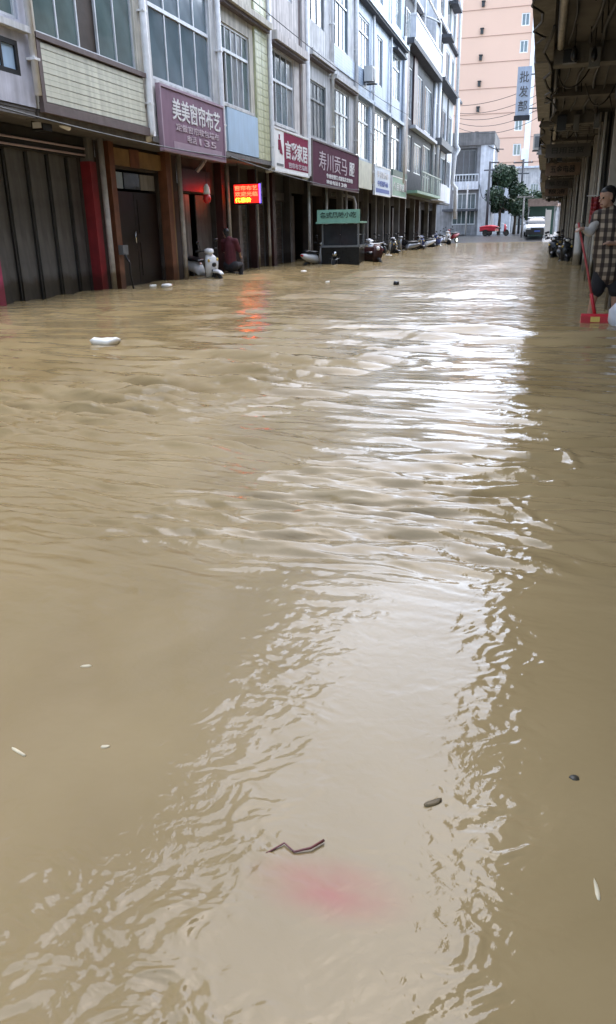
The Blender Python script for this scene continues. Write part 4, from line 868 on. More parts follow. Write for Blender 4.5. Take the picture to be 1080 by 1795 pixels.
def pole(label, x, y, z0, z1, mat, arms, r=.13):
    t = thing('utility_pole', label, 'pole', (x, y, z0))
    MB().tube([(x, y, z0), (x, y, z1)], r, 8, r * .75).build('shaft', mat, t, True)
    for (za, xa, xb) in arms:
        a = MB().box(xa, xb, y - .05, y + .05, za - .05, za + .05).build('crossarm', mat, t)
        for q in (xa + .1, xb - .15): MB().tube([(q, y, za + .05), (q, y, za + .2)], .04, 6).build('insulator', 'ac_white', a)
    return t
pole('dark utility pole with a short crossarm beside the grey house', -5.1, 76, .4, 6.6, 'pole_dark', [(6.5, -5.15, -4.3), (5.9, -5.6, -4.6)])
pole('dark utility pole with a crossarm in front of the pinkish house', -2.55, 86, .4, 7.4, 'pole_dark', [(7.1, -3.5, -1.6), (6.1, -3.2, -1.9)])
pole('pale slim post standing before the trees near the parked car', -1.75, 68, .3, 3.4, 'pole_concrete', [(3.35, -2.3, -1.0)], .08)
def wire(label, a, b, sag, r=.014):
    a, b = Vector(a), Vector(b); pts = [a.lerp(b, i / 14) - Vector((0, 0, sag * 4 * (i / 14) * (1 - i / 14))) for i in range(15)]
    o = MB().tube(pts, r, 5).build('overhead_wire', 'cable'); tag(o, label, 'wire', 'overhead wires across the street end')
for k, z in enumerate((10.4, 10.0, 9.75, 9.5, 9.2)):
    wire(['topmost', 'second from top', 'third from top', 'fourth from top', 'lowest'][k] + ' thin overhead wire crossing before the peach tower', (-7.8, 70 + k, z), (.2, 64, z + .9 - .2 * k), .55 + .12 * k, .02)
wire('black cable strung along the left houses just under the signs, nearer span', (-7.72, 8, 3.02), (-7.72, 19.6, 2.9), .12, .014)
wire('black cable strung along the left houses just under the signs, farther span', (-7.70, 19.7, 2.92), (-7.68, 34.4, 2.72), .14, .014)
wire('thin cable along the upper storey of the left houses', (-7.58, 19.6, 6.7), (-7.56, 45.9, 6.9), .22, .012)
wire('low drooping wire looping from the grey house to pole', (-6.2, 79.6, 4.9), (-5.1, 76, 4.6), 1.1, .03)
wire('overhead wire running from dark pole to the farther pole', (-5.1, 76, 6.0), (-2.55, 86, 6.9), .5, .02)

def tree(label, x, y, z0, hgt, rad, n, mat, seed):
    rr = random.Random(seed); t = thing('tree', label, 'tree', (x, y, z0)); mb = MB()
    mb.tube([(x, y, z0), (x + .05, y, z0 + hgt * .3), (x - .05, y + .1, z0 + hgt * .55), (x, y, z0 + hgt * .8)], .16, 8, .05)
    cl = []
    for k in range(11):
        a = rr.uniform(0, 6.28); q = rr.uniform(.25, 1) * rad; zz = z0 + hgt * rr.uniform(.32, .95); sq = 1 - .5 * max(0, (zz - z0) / hgt - .6) / .4
        c = Vector((x + q * sq * math.cos(a), y + q * sq * math.sin(a), zz)); cl.append((c, rr.uniform(.45, .85) * rad * .62))
        mb.tube([(x, y, z0 + hgt * rr.uniform(.25, .5)), tuple((Vector((x, y, zz)) + c) / 2 - Vector((0, 0, .2))), tuple(c)], .055, 5, .015)
    mb.build('trunk', 'trunk', t, True); cr = MB()
    for k in range(n):
        c, cr_ = rr.choice(cl); d = Vector((rr.gauss(0, 1), rr.gauss(0, 1), rr.gauss(0, .8))); d.normalize(); p = c + d * cr_ * rr.random() ** .45
        s = rr.uniform(.09, .20); u = Vector((rr.gauss(0, 1), rr.gauss(0, 1), rr.gauss(0, .6))).normalized(); v_ = u.cross(Vector((rr.gauss(0, 1), rr.gauss(0, 1), rr.gauss(0, 1)))).normalized()
        cr.quad(p - u * s, p - v_ * s * .5, p + u * s, p + v_ * s * .5)
    cr.build('crown', mat, t)
tree('broad dark green tree at the street end beside the red tricycle', -4.25, 80.5, .4, 5.9, 1.9, 9500, 'foliage_dark', 1)
tree('lighter green tree in front of the pinkish house', -2.9, 83, .4, 4.6, 1.5, 6500, 'foliage', 2)
tree('low bushy green tree behind the pale post and car', -1.2, 78, .4, 3.6, 1.6, 6000, 'foliage_dark', 3)

t = thing('awning_stall', 'small brown roofed stall beside last right hand house', 'stall', (-.6, 72, .3))
MB().box(-1.5, .9, 71.5, 74, 3.1, 3.3).build('roof', 'awning_brown', t); MB().box(-1.5, .9, 71.45, 71.499, 2.7, 3.1).build('fascia', 'awning_brown', t)
for x in (-1.4, .7): MB().tube([(x, 71.6, .3), (x, 71.6, 3.1)], .05, 6).build('post', 'pole_concrete', t)
MB().box(-1.3, .8, 73.8, 73.9, .3, 3.05).build('back_panel', 'letter_dark', t)
t = thing('banner', 'white upright banner beside the parked car', 'banner', (-.05, 66, .3))
MB().box(.02, .42, 65.95, 66.0, .5, 2.3).build('cloth', 'white_paint', t); MB().tube([(.0, 65.97, .0), (.0, 65.97, 2.4)], .03, 6).build('pole', 'alu', t)

# ================================================================== VEHICLES
def ring_y(y, cx, cz, rx, rz, n=12, p=2.4):
    out = []
    for j in range(n):
        a = 2 * math.pi * j / n; c, s_ = math.cos(a), math.sin(a)
        out.append((cx + rx * math.copysign(abs(c) ** (2 / p), c), y, cz + rz * math.copysign(abs(s_) ** (2 / p), s_)))
    return out
def ring_z(z, cx, cy, rx, ry, n=12, p=2.4):
    out = []
    for j in range(n):
        a = 2 * math.pi * j / n; c, s_ = math.cos(a), math.sin(a)
        out.append((cx + rx * math.copysign(abs(c) ** (2 / p), c), cy + ry * math.copysign(abs(s_) ** (2 / p), s_), z))
    return out
def wheel(parent, x, y, z, r, wd, n=18):
    tyre = MB(); rings = []
    for j in range(n):
        a = 2 * math.pi * j / n; c, s_ = math.cos(a), math.sin(a)
        rings.append([(x + dx, y + (r + dr) * c, z + (r + dr) * s_) for dx, dr in ((-wd / 2, -.06), (-wd / 2 * .9, -.01), (0, 0), (wd / 2 * .9, -.01), (wd / 2, -.06), (0, -.075))])
    rings.append(rings[0]); tyre.loft(rings, False); w_ = tyre.build('wheel', 'rubber', parent, True)
    rm = MB(); rm.tube([(x - wd * .35, y, z), (x + wd * .35, y, z)], r - .07, 14); rm.build('rim', 'chrome', w_)
    return w_
def scooter():
    """step-through scooter, nose towards -Y, ground at z = 0"""
    t = thing('scooter', 'x', 'scooter', (0, 0, 0), 'scooters parked along the street')
    wheel(t, 0, -.62, .22, .22, .10); wheel(t, 0, .58, .22, .22, .11)
    MB().loft([ring_y(-.86, 0, .42, .05, .02), ring_y(-.74, 0, .47, .075, .04), ring_y(-.6, 0, .48, .085, .05), ring_y(-.45, 0, .44, .075, .05)]).build('front_fender', 'scoot_white', t, True)
    MB().loft([ring_z(.30, 0, -.36, .15, .06), ring_z(.5, 0, -.42, .20, .09), ring_z(.68, 0, -.45, .21, .10), ring_z(.82, 0, -.42, .17, .09), ring_z(.90, 0, -.38, .10, .06)]).build('front_apron', 'scoot_white', t, True)
    hb = MB().loft([ring_y(-.50, 0, .96, .07, .05), ring_y(-.44, 0, .97, .12, .075), ring_y(-.34, 0, .98, .13, .07), ring_y(-.27, 0, .98, .09, .04)]).build('handlebar_cowl', 'scoot_white', t, True)
    MB().loft([ring_y(-.515, 0, .96, .05, .035), ring_y(-.50, 0, .96, .065, .045)]).build('headlight', 'lamp_glass', t, True)
    MB().loft([ring_y(-.565, 0, .64, .06, .05), ring_y(-.545, 0, .64, .075, .06)]).build('badge_panel', 'black_plastic', t, True)
    MB().tube([(-.34, -.27, 1.0), (-.12, -.34, .99), (.12, -.34, .99), (.34, -.27, 1.0)], .016, 8).build('handlebar', 'black_metal', t, True)
    for s in (-1, 1):
        MB().tube([(s * .24, -.30, 1.0), (s * .36, -.26, 1.0)], .026, 8).build('grip', 'rubber', t, True)
        MB().tube([(s * .22, -.31, 1.0), (s * .27, -.34, 1.13), (s * .30, -.33, 1.2)], .008, 6).build('mirror_stem', 'black_metal', t, True)
        MB().loft([ring_y(-.345, s * .31, 1.22, .05, .03), ring_y(-.33, s * .31, 1.22, .065, .042), ring_y(-.32, s * .31, 1.22, .05, .03)]).build('mirror', 'black_plastic', t, True)
        MB().tube([(s * .05, -.62, .22), (s * .06, -.52, .52)], .022, 6).build('fork', 'black_metal', t)
        MB().loft([ring_y(-.535, s * .14, .76, .02, .03), ring_y(-.515, s * .15, .76, .035, .04)]).build('indicator', 'label_yellow', t, True)
    MB().loft([ring_y(-.38, 0, .30, .15, .05), ring_y(-.1, 0, .28, .15, .05), ring_y(.12, 0, .30, .15, .06)]).build('footboard', 'black_plastic', t, True)
    MB().loft([ring_y(.02, 0, .42, .12, .14), ring_y(.15, 0, .52, .17, .16), ring_y(.45, 0, .56, .18, .14), ring_y(.75, 0, .62, .14, .10), ring_y(.9, 0, .66, .08, .05)]).build('rear_body', 'scoot_white', t, True)
    MB().loft([ring_y(-.02, 0, .70, .10, .03), ring_y(.1, 0, .73, .14, .05), ring_y(.35, 0, .74, .15, .055), ring_y(.6, 0, .78, .14, .05), ring_y(.78, 0, .78, .09, .03)]).build('seat', 'black_plastic', t, True)
    MB().loft([ring_y(.90, 0, .66, .07, .04), ring_y(.93, 0, .66, .05, .03)]).build('tail_light', 'tail_red', t, True)
    return t
SC = scooter(); used = [False]
def put_scooter(x, y, rz, z, body, label):
    t = SC if not used[0] else copy_tree(SC); used[0] = True
    t.location = (x, y, z); t.rotation_euler = (R(random.uniform(-3, 3)), R(random.uniform(-7, 7)), R(rz)); t['label'] = label
    if body:
        for ch in t.children:
            if ch.name.split('.')[0] in ('front_fender', 'front_apron', 'handlebar_cowl', 'rear_body'):
                ch.material_slots[0].link = 'OBJECT'; ch.material_slots[0].material = MATS[body]
    return t
put_scooter(-8.85, 20.15, 62, -.27, None, 'white scooter parked by the person in dark red top')
put_scooter(-7.78, 27.75, 160, -.30, 'scoot_white', 'pale scooter squeezed in left of the food cart')
fl = [(-7.2, 31.6, 20, 'scoot_red', 'dark red scooter just behind the tricycle'), (-7.3, 33.2, -60, 'scoot_dark', 'black scooter parked sideways behind the red one'),
      (-7.35, 35.0, 10, 'scoot_silver', 'silver scooter in front of the cream panel house'), (-7.5, 36.6, -15, 'scoot_silver', 'second silver scooter, leaning, under the pale blue houses'),
      (-7.5, 39.6, 70, 'scoot_dark', 'black scooter parked under the light blue sign'), (-7.6, 42.6, 12, 'scoot_white', 'white scooter parked under the grey green sign'),
      (-7.5, 45.6, -50, 'scoot_silver', 'silver scooter before the maroon house, first of its cluster'), (-7.4, 48.0, 65, 'scoot_dark', 'black scooter under the green balcony railing, nearest one'),
      (-7.3, 50.2, 10, 'scoot_blue', 'dark blue scooter under the green balcony railing'), (-7.3, 52.4, -40, 'scoot_white', 'white scooter under the green balcony railing'),
      (-7.2, 54.6, 25, 'scoot_dark', 'black scooter near the far end of green railing'), (-7.1, 57.0, -12, 'scoot_blue', 'blue scooter in front of the tall white house'),
      (-7.0, 60.0, 40, 'scoot_white', 'white scooter close to the far shore'), (-6.8, 63.5, -30, 'scoot_red', 'dark red scooter at the end of the row')]
for x, y, rz, b, lb in fl: put_scooter(x, y, rz, -.30 if y < 55 else -.28 + .3 * max(0, y - 56) / 8, b, lb)
put_scooter(.72, 29.5, 8, -.30, 'scoot_dark', 'black scooter under the right arcade, nearer of two'); put_scooter(.55, 33.2, -12, -.30, 'scoot_dark', 'black scooter under the right arcade, farther of two')
put_scooter(.55, 37.5, 10, -.30, 'scoot_silver', 'grey scooter under the right arcade behind the black ones')

# food cart: green fascia, glass case, black base with the scooter nose built in
t = thing('food_cart', 'black food cart with glass case and green sign on top', 'cart', (-6.82, 27.6, -.3))
MB().box(-7.48, -6.12, 27.42, 28.3, -.22, .58).build('base', 'black_metal', t); MB().box(-7.52, -6.08, 27.38, 28.34, .58, .64).build('counter', 'alu_dark', t)
for x in (-7.46, -6.18):
    for y in (27.44, 28.24): MB().box(x, x + .05, y, y + .05, .64, 1.36).build('post', 'alu_dark', t)
for a, b in ((-7.41, -6.80), (-6.79, -6.19)): MB().box(a, b, 27.45, 27.46, .645, 1.34).build('glass_pane', 'glass_dark', t)
MB().box(-7.4, -6.2, 28.2, 28.22, .645, 1.34).build('back_panel', 'dark_grey', t); MB().box(-7.4, -6.2, 27.6, 28.15, .98, 1.0).build('shelf', 'alu', t)
for i, x in enumerate((-7.25, -7.0, -6.5)): MB().loft([ring_z(.65, x, 27.75, .09, .09), ring_z(.78, x, 27.75, .11, .11), ring_z(.8, x, 27.75, .07, .07)]).build('bowl', 'white_paint', t, True)
MB().box(-7.62, -6.06, 27.25, 28.4, 1.36, 1.42).build('roof', 'cart_green', t); sg = MB().box(-7.58, -6.08, 27.28, 27.36, 1.42, 1.80).build('sign_board', 'cart_green', t)
text_mesh('lettering', '各式风味小吃', 'letter_dark', sg, (-7.47, 27.27, 1.53), (1, 0, 0), (0, 0, 1), .25, 1.28, .01, .006, height=.2)
MB().loft([ring_y(27.30, -6.98, .36, .07, .07), ring_y(27.41, -6.98, .36, .12, .12)]).build('headlight', 'chrome', t, True)
for s in (-1, 1): MB().tube([(-6.98 + s * .09, 27.38, .28), (-6.98 + s * .10, 27.30, -.2)], .02, 6).build('fork', 'chrome', t)
MB().tube([(-7.16, 27.36, .22), (-6.98, 27.34, .16), (-6.80, 27.36, .22)], .014, 6).build('bumper_bar', 'chrome', t, True)
wheel(t, -6.98, 27.4, -.06, .26, .1); wheel(t, -7.35, 28.1, -.06, .26, .1); wheel(t, -6.25, 28.1, -.06, .26, .1)
# dark red cargo tricycle beside it
def tricycle(label, x, y, rz, z, bodymat, box_h):
    t = thing('cargo_tricycle', label, 'tricycle', (0, 0, 0))
    MB().box(-.5, .5, .1, 1.5, .38, .44).build('bed', 'black_metal', t)
    for a, b, c, d in ((-.5, -.47, .1, 1.5), (.47, .5, .1, 1.5), (-.47, .47, 1.47, 1.5), (-.47, .47, .1, .13)): MB().box(a, b, c, d, .44, .44 + box_h).build('side_panel', bodymat, t)
    MB().loft([ring_z(.36, 0, -.62, .13, .06), ring_z(.6, 0, -.68, .2, .09), ring_z(.85, 0, -.68, .2, .09), ring_z(.98, 0, -.62, .1, .05)]).build('front_cowl', bodymat, t, True)
    MB().tube([(-.36, -.46, 1.04), (-.1, -.55, 1.0), (.1, -.55, 1.0), (.36, -.46, 1.04)], .018, 8).build('handlebar', 'chrome', t, True)
    MB().loft([ring_y(-.79, 0, .84, .05, .05), ring_y(-.74, 0, .84, .08, .08)]).build('headlight', 'lamp_glass', t, True)
    MB().loft([ring_y(-.3, 0, .66, .14, .05), ring_y(-.1, 0, .68, .17, .06), ring_y(.08, 0, .68, .15, .05)]).build('seat', 'black_plastic', t, True)
    MB().box(-.14, .14, -.6, .1, .3, .36).build('footboard', 'black_plastic', t)
    MB().tube([(0, -.75, .28), (0, -.6, .6)], .035, 8).build('fork', 'black_metal', t)
    wheel(t, 0, -.78, .27, .27, .1); wheel(t, -.56, .95, .27, .27, .11); wheel(t, .56, .95, .27, .27, .11)
    for s in (-1, 1): MB().loft([ring_y(.62, s * .56, .52, .06, .02), ring_y(.8, s * .56, .58, .07, .03), ring_y(1.1, s * .56, .58, .07, .03), ring_y(1.28, s * .56, .52, .06, .02)]).build('mudguard', bodymat, t, True)
    t.location = (x, y, z); t.rotation_euler = (0, 0, R(rz)); return t
tricycle('dark red cargo tricycle standing right of the food cart', -6.05, 28.9, 35, -.34, 'dark_red', .42)
tr = tricycle('bright red cargo tricycle parked in front of the trees', -4.0, 74.5, 75, .38, 'tarp_red', .32)
MB().loft([ring_y(.05, 0, .78, .5, .05), ring_y(.5, 0, .82, .53, .12), ring_y(1.1, 0, .80, .53, .10), ring_y(1.55, 0, .76, .5, .05)]).build('tarpaulin', 'tarp_red', tr, True)

# white parked car, nose towards the camera
def car():
    t = thing('car', 'white car with dark bumper parked facing the camera at street end', 'car', (0, 0, 0))
    def sect(y, hw, zb, zt, n=16): return ring_y(y, 0, (zb + zt) / 2, hw, (zt - zb) / 2, n, 5)
    MB().loft([sect(-2.1, .72, .42, .70), sect(-2.0, .84, .35, .82), sect(-1.2, .9, .30, .94), sect(-.6, .9, .28, .98), sect(1.2, .9, .28, 1.0), sect(1.95, .86, .32, .98), sect(2.15, .74, .42, .9)]).build('body', 'car_white', t, True)
    MB().loft([sect(-.75, .80, .95, .99), sect(-.1, .68, .96, 1.45), sect(.9, .68, .96, 1.50), sect(1.75, .74, .96, 1.08)]).build('cabin', 'glass_dark', t, True)
    MB().loft([sect(-.02, .665, 1.44, 1.475), sect(.4, .67, 1.46, 1.52), sect(1.0, .66, 1.46, 1.52)]).build('roof', 'car_white', t, True)
    MB().quad((-.70, -.62, 1.03), (.70, -.62, 1.03), (.60, -.12, 1.43), (-.60, -.12, 1.43)).build('windscreen', 'screen_dark', t)
    MB().box(-.88, .88, -2.16, -1.9, .16, .56).build('bumper', 'black_plastic', t); MB().box(-.5, .5, -2.13, -2.03, .55, .68).build('grille', 'black_plastic', t)
    MB().box(-.22, .22, -2.175, -2.161, .38, .48).build('number_plate', 'letter_blue', t)
    for s in (-1, 1):
        MB().loft([ring_y(-2.10, s * .66, .68, .10, .05), ring_y(-2.02, s * .68, .69, .16, .08)]).build('headlight', 'lamp_glass', t, True)
        MB().loft([ring_y(-.5, s * 1.0, 1.02, .08, .05), ring_y(-.42, s * 1.0, 1.02, .1, .07)]).build('mirror', 'car_white', t, True)
        wheel(t, s * .78, -1.35, .31, .31, .2); wheel(t, s * .78, 1.35, .31, .31, .2)
    return t
c = car(); c.location = (-.7, 70.0, .34); c.rotation_euler = (0, 0, R(4))

# ================================================================== PEOPLE
def blob(name, mat, parent, caps, voxel=.016, smooth=6):
    mb = MB()
    for p0, p1, r0, r1 in caps: mb.capsule(p0, p1, r0, r1)
    o = mb.build(name, mat, parent, True)
    rm = o.modifiers.new('remesh', 'REMESH'); rm.mode = 'VOXEL'; rm.voxel_size = voxel; rm.use_smooth_shade = True
    sm = o.modifiers.new('smooth', 'SMOOTH'); sm.iterations = smooth; sm.factor = .5
    return o
def hand(c, d, side):
    """palm and five short bent fingers as capsules; c wrist, d direction"""
    c, d = Vector(c), Vector(d).normalized(); s = d.cross(Vector((0, 0, 1))); s = (s if s.length > .1 else Vector((1, 0, 0))).normalized(); out = [(c, c + d * .07, .026, .030)]
    for k, ln in enumerate((.055, .066, .07, .062)):
        b = c + d * .08 + s * (k - 1.5) * .018; m = b + d * ln * .55; out += [(b, m, .0095, .009), (m, m + d * ln * .3 + Vector((0, 0, -ln * .35)), .009, .0075)]
    b = c + d * .03 + s * side * .03; out += [(b, b + s * side * .03 + d * .03, .011, .009)]
    return out
def head(nk, hd, look):
    """neck, skull, jaw, nose, ears"""
    nk, hd, lk = Vector(nk), Vector(hd), Vector(look).normalized(); up = Vector((0, 0, 1)); sd = lk.cross(up).normalized()
    return [(nk, hd - up * .04, .05, .055), (hd + up * .03 - lk * .015, hd + up * .03 + lk * .02, .085, .083), (hd - up * .055 + lk * .035, hd - up * .07 + lk * .05, .055, .045),
            (hd + lk * .10 + up * .01, hd + lk * .118 - up * .02, .010, .015), (hd + sd * .083, hd + sd * .088 - up * .03, .014, .012), (hd - sd * .083, hd - sd * .088 - up * .03, .014, .012)]
def face(parent, hd, look):
    hd, lk = Vector(hd), Vector(look).normalized(); up = Vector((0, 0, 1)); sd = lk.cross(up).normalized(); m = MB()
    for s in (-1, 1): m.capsule(hd + lk * .088 + sd * .032 * s + up * .012, hd + lk * .09 + sd * .036 * s + up * .012, .011, .011)
    m.build('eyes', 'hair', parent, True); MB().capsule(hd + lk * .088 + sd * .02 - up * .062, hd + lk * .088 - sd * .02 - up * .062, .008, .008).build('mouth', 'leaf_red', parent, True)
def hair(hd, look):
    hd, lk = Vector(hd), Vector(look).normalized(); up = Vector((0, 0, 1)); sd = lk.cross(up).normalized()
    return [(hd + up * .055 - lk * .02, hd + up * .05 + lk * .02, .083, .078), (hd - lk * .045 + up * .03, hd - lk * .06 - up * .05, .075, .05), (hd - lk * .03 + sd * .05 + up * .02, hd - lk * .03 + sd * .05 - up * .02, .045, .035), (hd - lk * .03 - sd * .05 + up * .02, hd - lk * .03 - sd * .05 - up * .02, .045, .035)]
# person with the broom, plaid shirt, stooping slightly towards the street
px, py = .82, 10.9
t = thing('person', 'person in plaid shirt and black shorts sweeping with a red broom', 'person', (px, py, -.06))
nk = (px - .06, py - .02, 1.34); hd = (px - .10, py - .06, 1.47); lk = (-.8, -.5, -.25)
shL, shR = (px - .17, py + .0, 1.24), (px + .15, py + .02, 1.25); hip = (px + .02, py + .02, .66)
elL, wrL = (px - .27, py - .10, 1.06), (px - .36, py - .14, 1.11); elR, wrR = (px + .20, py - .12, .98), (px + .02, py - .20, .93)
kL, aL = (px - .13, py - .05, .34), (px - .17, py + .0, -.02); kR, aR = (px + .12, py - .02, .34), (px + .14, py + .05, -.02)
blob('body', 'skin', t, head(nk, hd, lk) + [(nk, (px - .01, py, 1.12), .06, .11), ((px - .01, py, 1.12), hip, .12, .12), (shL, shR, .06, .06), (shL, elL, .045, .038), (elL, wrL, .037, .027), (shR, elR, .045, .038), (elR, wrR, .037, .027),
      ((px - .08, py, .6), kL, .08, .055), (kL, aL, .052, .036), ((px + .09, py, .6), kR, .08, .055), (kR, aR, .052, .036), (aL, (aL[0] - .06, aL[1] - .14, -.04), .038, .035), (aR, (aR[0] - .04, aR[1] - .14, -.04), .038, .035)] + hand(wrL, (-.35, -.5, -.1), -1) + hand(wrR, (-.8, -.3, .05), 1), .012)
blob('shirt', 'plaid', t, [((px - .05, py - .01, 1.27), (px - .01, py, 1.12), .12, .175), ((px - .05, py, 1.10), (px - .04, py + .01, .80), .16, .175), ((px + .04, py, 1.10), (px + .06, py + .01, .80), .16, .175), ((px - .01, py + .01, .80), (px + .02, py + .02, .60), .19, .195), (shL, shR, .10, .10), (shR, elR, .075, .06), (elR, (px + .1, py - .16, .955), .06, .05), (shL, (px - .22, py - .03, 1.18), .08, .065)], .014)
blob('sleeve', 'sleeve_grey', t, [(shL, elL, .062, .055), (elL, (px - .325, py - .125, 1.09), .055, .045)], .012)
blob('shorts', 'trousers_dark', t, [((px + .01, py + .01, .68), (px + .02, py + .02, .58), .15, .16), ((px - .07, py, .58), (px - .11, py - .03, .36), .105, .095), ((px + .09, py, .58), (px + .12, py - .01, .36), .105, .095)], .014)
blob('hair', 'hair', t, hair(hd, lk), .012); face(t, hd, lk)
# the broom leaning from the hands to the water's edge
t = thing('broom', 'red push broom with yellow label on its head, held at the arcade edge', 'broom', (.7, 10.5, 0))
MB().tube([(.40, 10.74, 1.18), (.56, 10.62, .62), (.70, 10.53, .07)], .014, 8).build('pole', 'broom_pole', t, True)
MB().tube([(.63, 10.58, .34), (.70, 10.53, .07)], .022, 8).build('socket', 'broom_red', t, True)
MB().loft([[(.53 + a, y, z) for y, z in ((10.44, -.01), (10.56, -.01), (10.56, .075), (10.53, .10), (10.47, .10), (10.44, .075))] for a in (0, .34)]).build('head', 'broom_red', t)
MB().box(.645, .755, 10.432, 10.439, .005, .07).build('label_patch', 'label_yellow', t); MB().box(.53, .87, 10.45, 10.55, -.06, -.012).build('bristles', 'bristle', t)
t = thing('hanging_cloth', 'red cloth hanging behind the person in plaid shirt', 'cloth', (.66, 11.4, 1.2))
cl = MB(); rows = []
for i in range(7):
    rows.append([(.56 + .20 * j / 8, 11.45 + .03 * math.sin(j * 1.7 + i * .3), 1.50 - i * .055 - .01 * math.sin(j)) for j in range(9)])
for i in range(6):
    for j in range(8): cl.quad(rows[i][j], rows[i][j + 1], rows[i + 1][j + 1], rows[i + 1][j])
o = cl.build('cloth', 'red_paint', t, True); so_ = o.modifiers.new('solid', 'SOLIDIFY'); so_.thickness = .006
MB().tube([(.50, 11.45, 1.51), (.98, 11.45, 1.52)], .008, 6).build('rod', 'alu', t)
t = thing('gutter_pipe', 'white plastic pipe standing upright left of the broom', 'pipe', (1.0, 25.6, 0))
MB().tube([(1.0, 25.6, -.3), (1.0, 25.6, 1.2)], .11, 12).build('pipe', 'white_pipe', t, True); MB().tube([(1.0, 25.6, 1.08), (1.0, 25.6, 1.19)], .125, 12).build('coupling', 'white_pipe', t, True)
t = thing('plastic_bag', 'bulging white plastic bag at the right edge by the broom', 'bag', (1.02, 10.2, 0))
MB().loft([ring_z(-.1, 1.02, 10.2, .12, .12), ring_z(.05, 1.02, 10.2, .19, .16), ring_z(.18, 1.01, 10.2, .18, .15), ring_z(.29, 1.03, 10.2, .11, .09), ring_z(.34, 1.03, 10.2, .04, .04)]).build('bag_body', 'bag_white', t, True)
MB().loft([ring_z(.33, 1.03, 10.2, .03, .03), ring_z(.38, 1.02, 10.2, .06, .03), ring_z(.41, 1.05, 10.2, .05, .02)]).build('knot', 'bag_white', t, True)
t = thing('plastic_crate', 'dark blue plastic crate in the water at the right edge', 'crate', (1.1, 9.9, 0))
for a, b, c_, d in ((.93, 1.3, 9.76, 9.79), (.93, 1.3, 10.0, 10.03), (.93, .96, 9.79, 10.0), (1.27, 1.3, 9.79, 10.0)): MB().box(a, b, c_, d, -.1, .06).build('side', 'plastic_blue', t)
MB().box(.96, 1.27, 9.79, 10.0, -.1, -.08).build('base', 'plastic_blue', t); MB().box(.915, 1.315, 9.745, 9.759, .04, .07).build('rim', 'plastic_blue', t)

# person in dark red, sitting low with back to the camera
px, py = -8.32, 20.9
t = thing('person', 'person in dark red top seen from behind, low beside white scooter', 'person', (px, py, 0))
nk = (px - .05, py + .02, .98); hd = (px - .12, py + .05, 1.12); lk = (-.75, .6, -.25)
shL, shR = (px - .19, py + .02, .90), (px + .17, py + .0, .91); hip = (px, py, .26)
blob('body', 'skin', t, head(nk, hd, lk) + [(nk, (px, py, .8), .06, .11), ((px, py, .8), hip, .12, .13), (shL, shR, .06, .06), (shL, (px - .26, py + .12, .66), .045, .038), ((px - .26, py + .12, .66), (px - .22, py + .34, .56), .037, .027), (shR, (px + .25, py + .08, .64), .045, .038), ((px + .25, py + .08, .64), (px + .18, py + .3, .50), .037, .027),
      ((px - .08, py, .26), (px - .14, py + .36, .30), .085, .06), ((px - .14, py + .36, .30), (px - .14, py + .33, -.22), .055, .04), ((px + .1, py, .26), (px + .15, py + .36, .28), .085, .06), ((px + .15, py + .36, .28), (px + .15, py + .3, -.22), .055, .04)] + hand((px - .22, py + .34, .56), (.1, 1, -.3), -1) + hand((px + .18, py + .3, .50), (-.2, 1, -.3), 1), .014)
blob('top', 'shirt_maroon', t, [((px - .02, py + .01, .94), (px, py, .78), .11, .155), ((px, py, .78), (px, py, .34), .155, .17), (shL, shR, .085, .085), (shL, (px - .25, py + .1, .68), .08, .065), (shR, (px + .24, py + .07, .66), .08, .065)], .016)
blob('trousers', 'trousers_dark', t, [((px - .06, py, .27), (px + .06, py, .27), .17, .17), ((px - .08, py, .26), (px - .14, py + .36, .30), .12, .085), ((px - .14, py + .36, .30), (px - .14, py + .33, -.2), .08, .07), ((px + .1, py, .26), (px + .15, py + .36, .28), .12, .085), ((px + .15, py + .36, .28), (px + .15, py + .3, -.2), .08, .07)], .016)
blob('hair', 'hair', t, hair(hd, lk) + [(Vector(hd) + Vector((.04, -.03, -.02)), Vector(hd) + Vector((.05, -.05, -.1)), .06, .04)], .012); face(t, hd, lk)
t = thing('stool', 'dark low stool under the person in dark red top', 'stool', (px, py, -.3))
MB().box(px - .17, px + .17, py - .16, py + .16, .06, .10).build('seat', 'black_plastic', t)
for sx_ in (-.14, .11):
    for sy_ in (-.13, .10): MB().box(px + sx_, px + sx_ + .03, py + sy_, py + sy_ + .03, -.3, .06).build('leg', 'black_plastic', t)

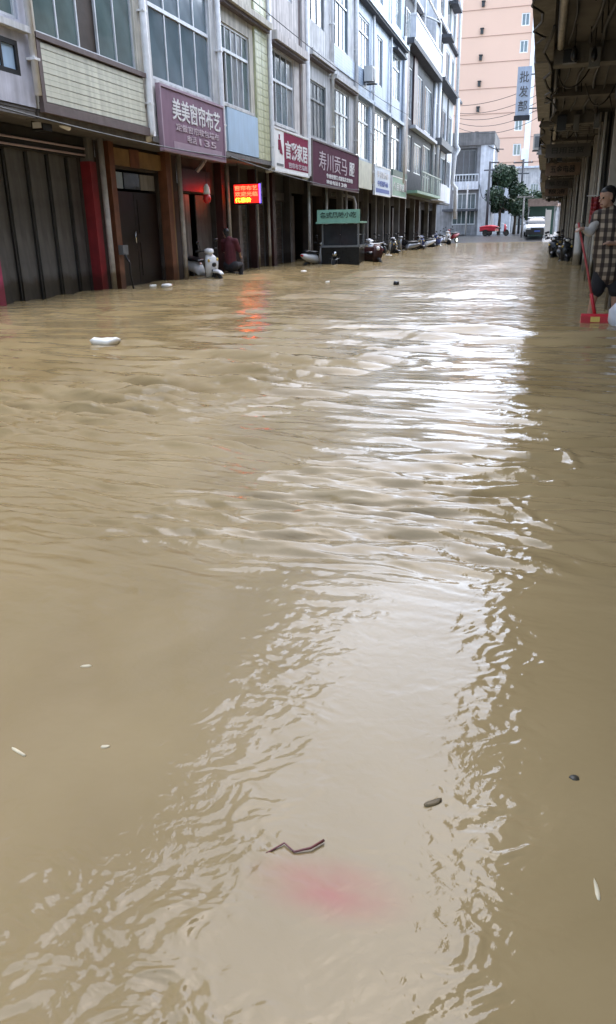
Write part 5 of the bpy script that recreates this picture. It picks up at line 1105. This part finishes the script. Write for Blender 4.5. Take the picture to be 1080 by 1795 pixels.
# ================================================================== FLOATING DEBRIS
def floater(name, label, cat, x, y, lx, ly, h, mat, seed, rz=0.0, curl=.0):
    """an irregular thick flake lying on the water"""
    rr = random.Random(seed); n = 11; top, bot, mid = [], [], []
    for j in range(n):
        a = 2 * math.pi * j / n; q = rr.uniform(.72, 1.0); u, v_ = math.cos(a) * lx * q, math.sin(a) * ly * q
        X_, Y_ = x + u * math.cos(rz) - v_ * math.sin(rz), y + u * math.sin(rz) + v_ * math.cos(rz); zz = curl * (math.cos(a) ** 2) + rr.uniform(-.15, .15) * h
        bot.append((x + (X_ - x) * .85, y + (Y_ - y) * .85, -.01)); mid.append((X_, Y_, h * .5 + zz)); top.append((x + (X_ - x) * .8, y + (Y_ - y) * .8, h + zz * .9))
    o = MB().loft([bot, mid, top]).build(name, mat, None, True); return tag(o, label, cat, 'rubbish floating on the water')
floater('foam_piece', 'white torn foam box piece floating alone on the left', 'foam', -4.63, 7.73, .20, .13, .05, 'foam_white', 1, .1, .02)
floater('foam_piece', 'small white foam scrap in front of the brown door, left one', 'foam', -8.5, 16.5, .09, .12, .05, 'foam_white', 2)
floater('foam_piece', 'white foam scrap in front of the brown door, right one', 'foam', -8.2, 16.6, .14, .18, .06, 'foam_white', 3)
floater('foam_piece', 'white foam scrap floating near the middle of the street', 'foam', -6.71, 22.6, .12, .15, .05, 'foam_white', 4)
floater('foam_piece', 'tiny white scrap floating in midstream', 'foam', -4.77, 18.0, .06, .08, .03, 'foam_white', 5)
floater('foam_piece', 'white scrap drifting near the parked scooters', 'foam', -6.6, 35.6, .2, .2, .06, 'foam_white', 12)
floater('floating_bottle_cap', 'small black object floating in midstream', 'debris', -2.99, 17.1, .07, .08, .08, 'black_plastic', 6)
floater('leaf', 'dark wet leaf floating at lower right', 'leaf', .16, 1.49, .014, .012, .004, 'leaf_dark', 7)
floater('leaf', 'curled dry leaf floating in the bright reflection', 'leaf', -.13, 1.33, .028, .010, .003, 'leaf_dry', 8, .75, .004)
floater('leaf', 'pale sliver of straw floating at right', 'leaf', .19, 1.18, .005, .03, .003, 'leaf_pale', 9, .1)
floater('leaf', 'pale chip floating in the calm water at left', 'leaf', -1.15, 1.63, .018, .007, .003, 'leaf_pale', 10, .3)
floater('leaf', 'small tan chip floating below the pale one at left', 'leaf', -.91, 1.32, .014, .006, .003, 'leaf_pale', 11, .3)
floater('leaf', 'long pale straw floating at the left edge', 'leaf', -1.1, 1.25, .034, .005, .003, 'leaf_pale', 13, -.35)
o = MB().tube([(-.43, 1.10, .002), (-.40, 1.135, .006), (-.375, 1.12, .004), (-.345, 1.135, .007), (-.325, 1.16, .008)], .0016, 6, .003).build('twig', 'leaf_red', None, True); tag(o, 'reddish bent twig floating at the pink patch of water', 'twig', 'rubbish floating on the water')
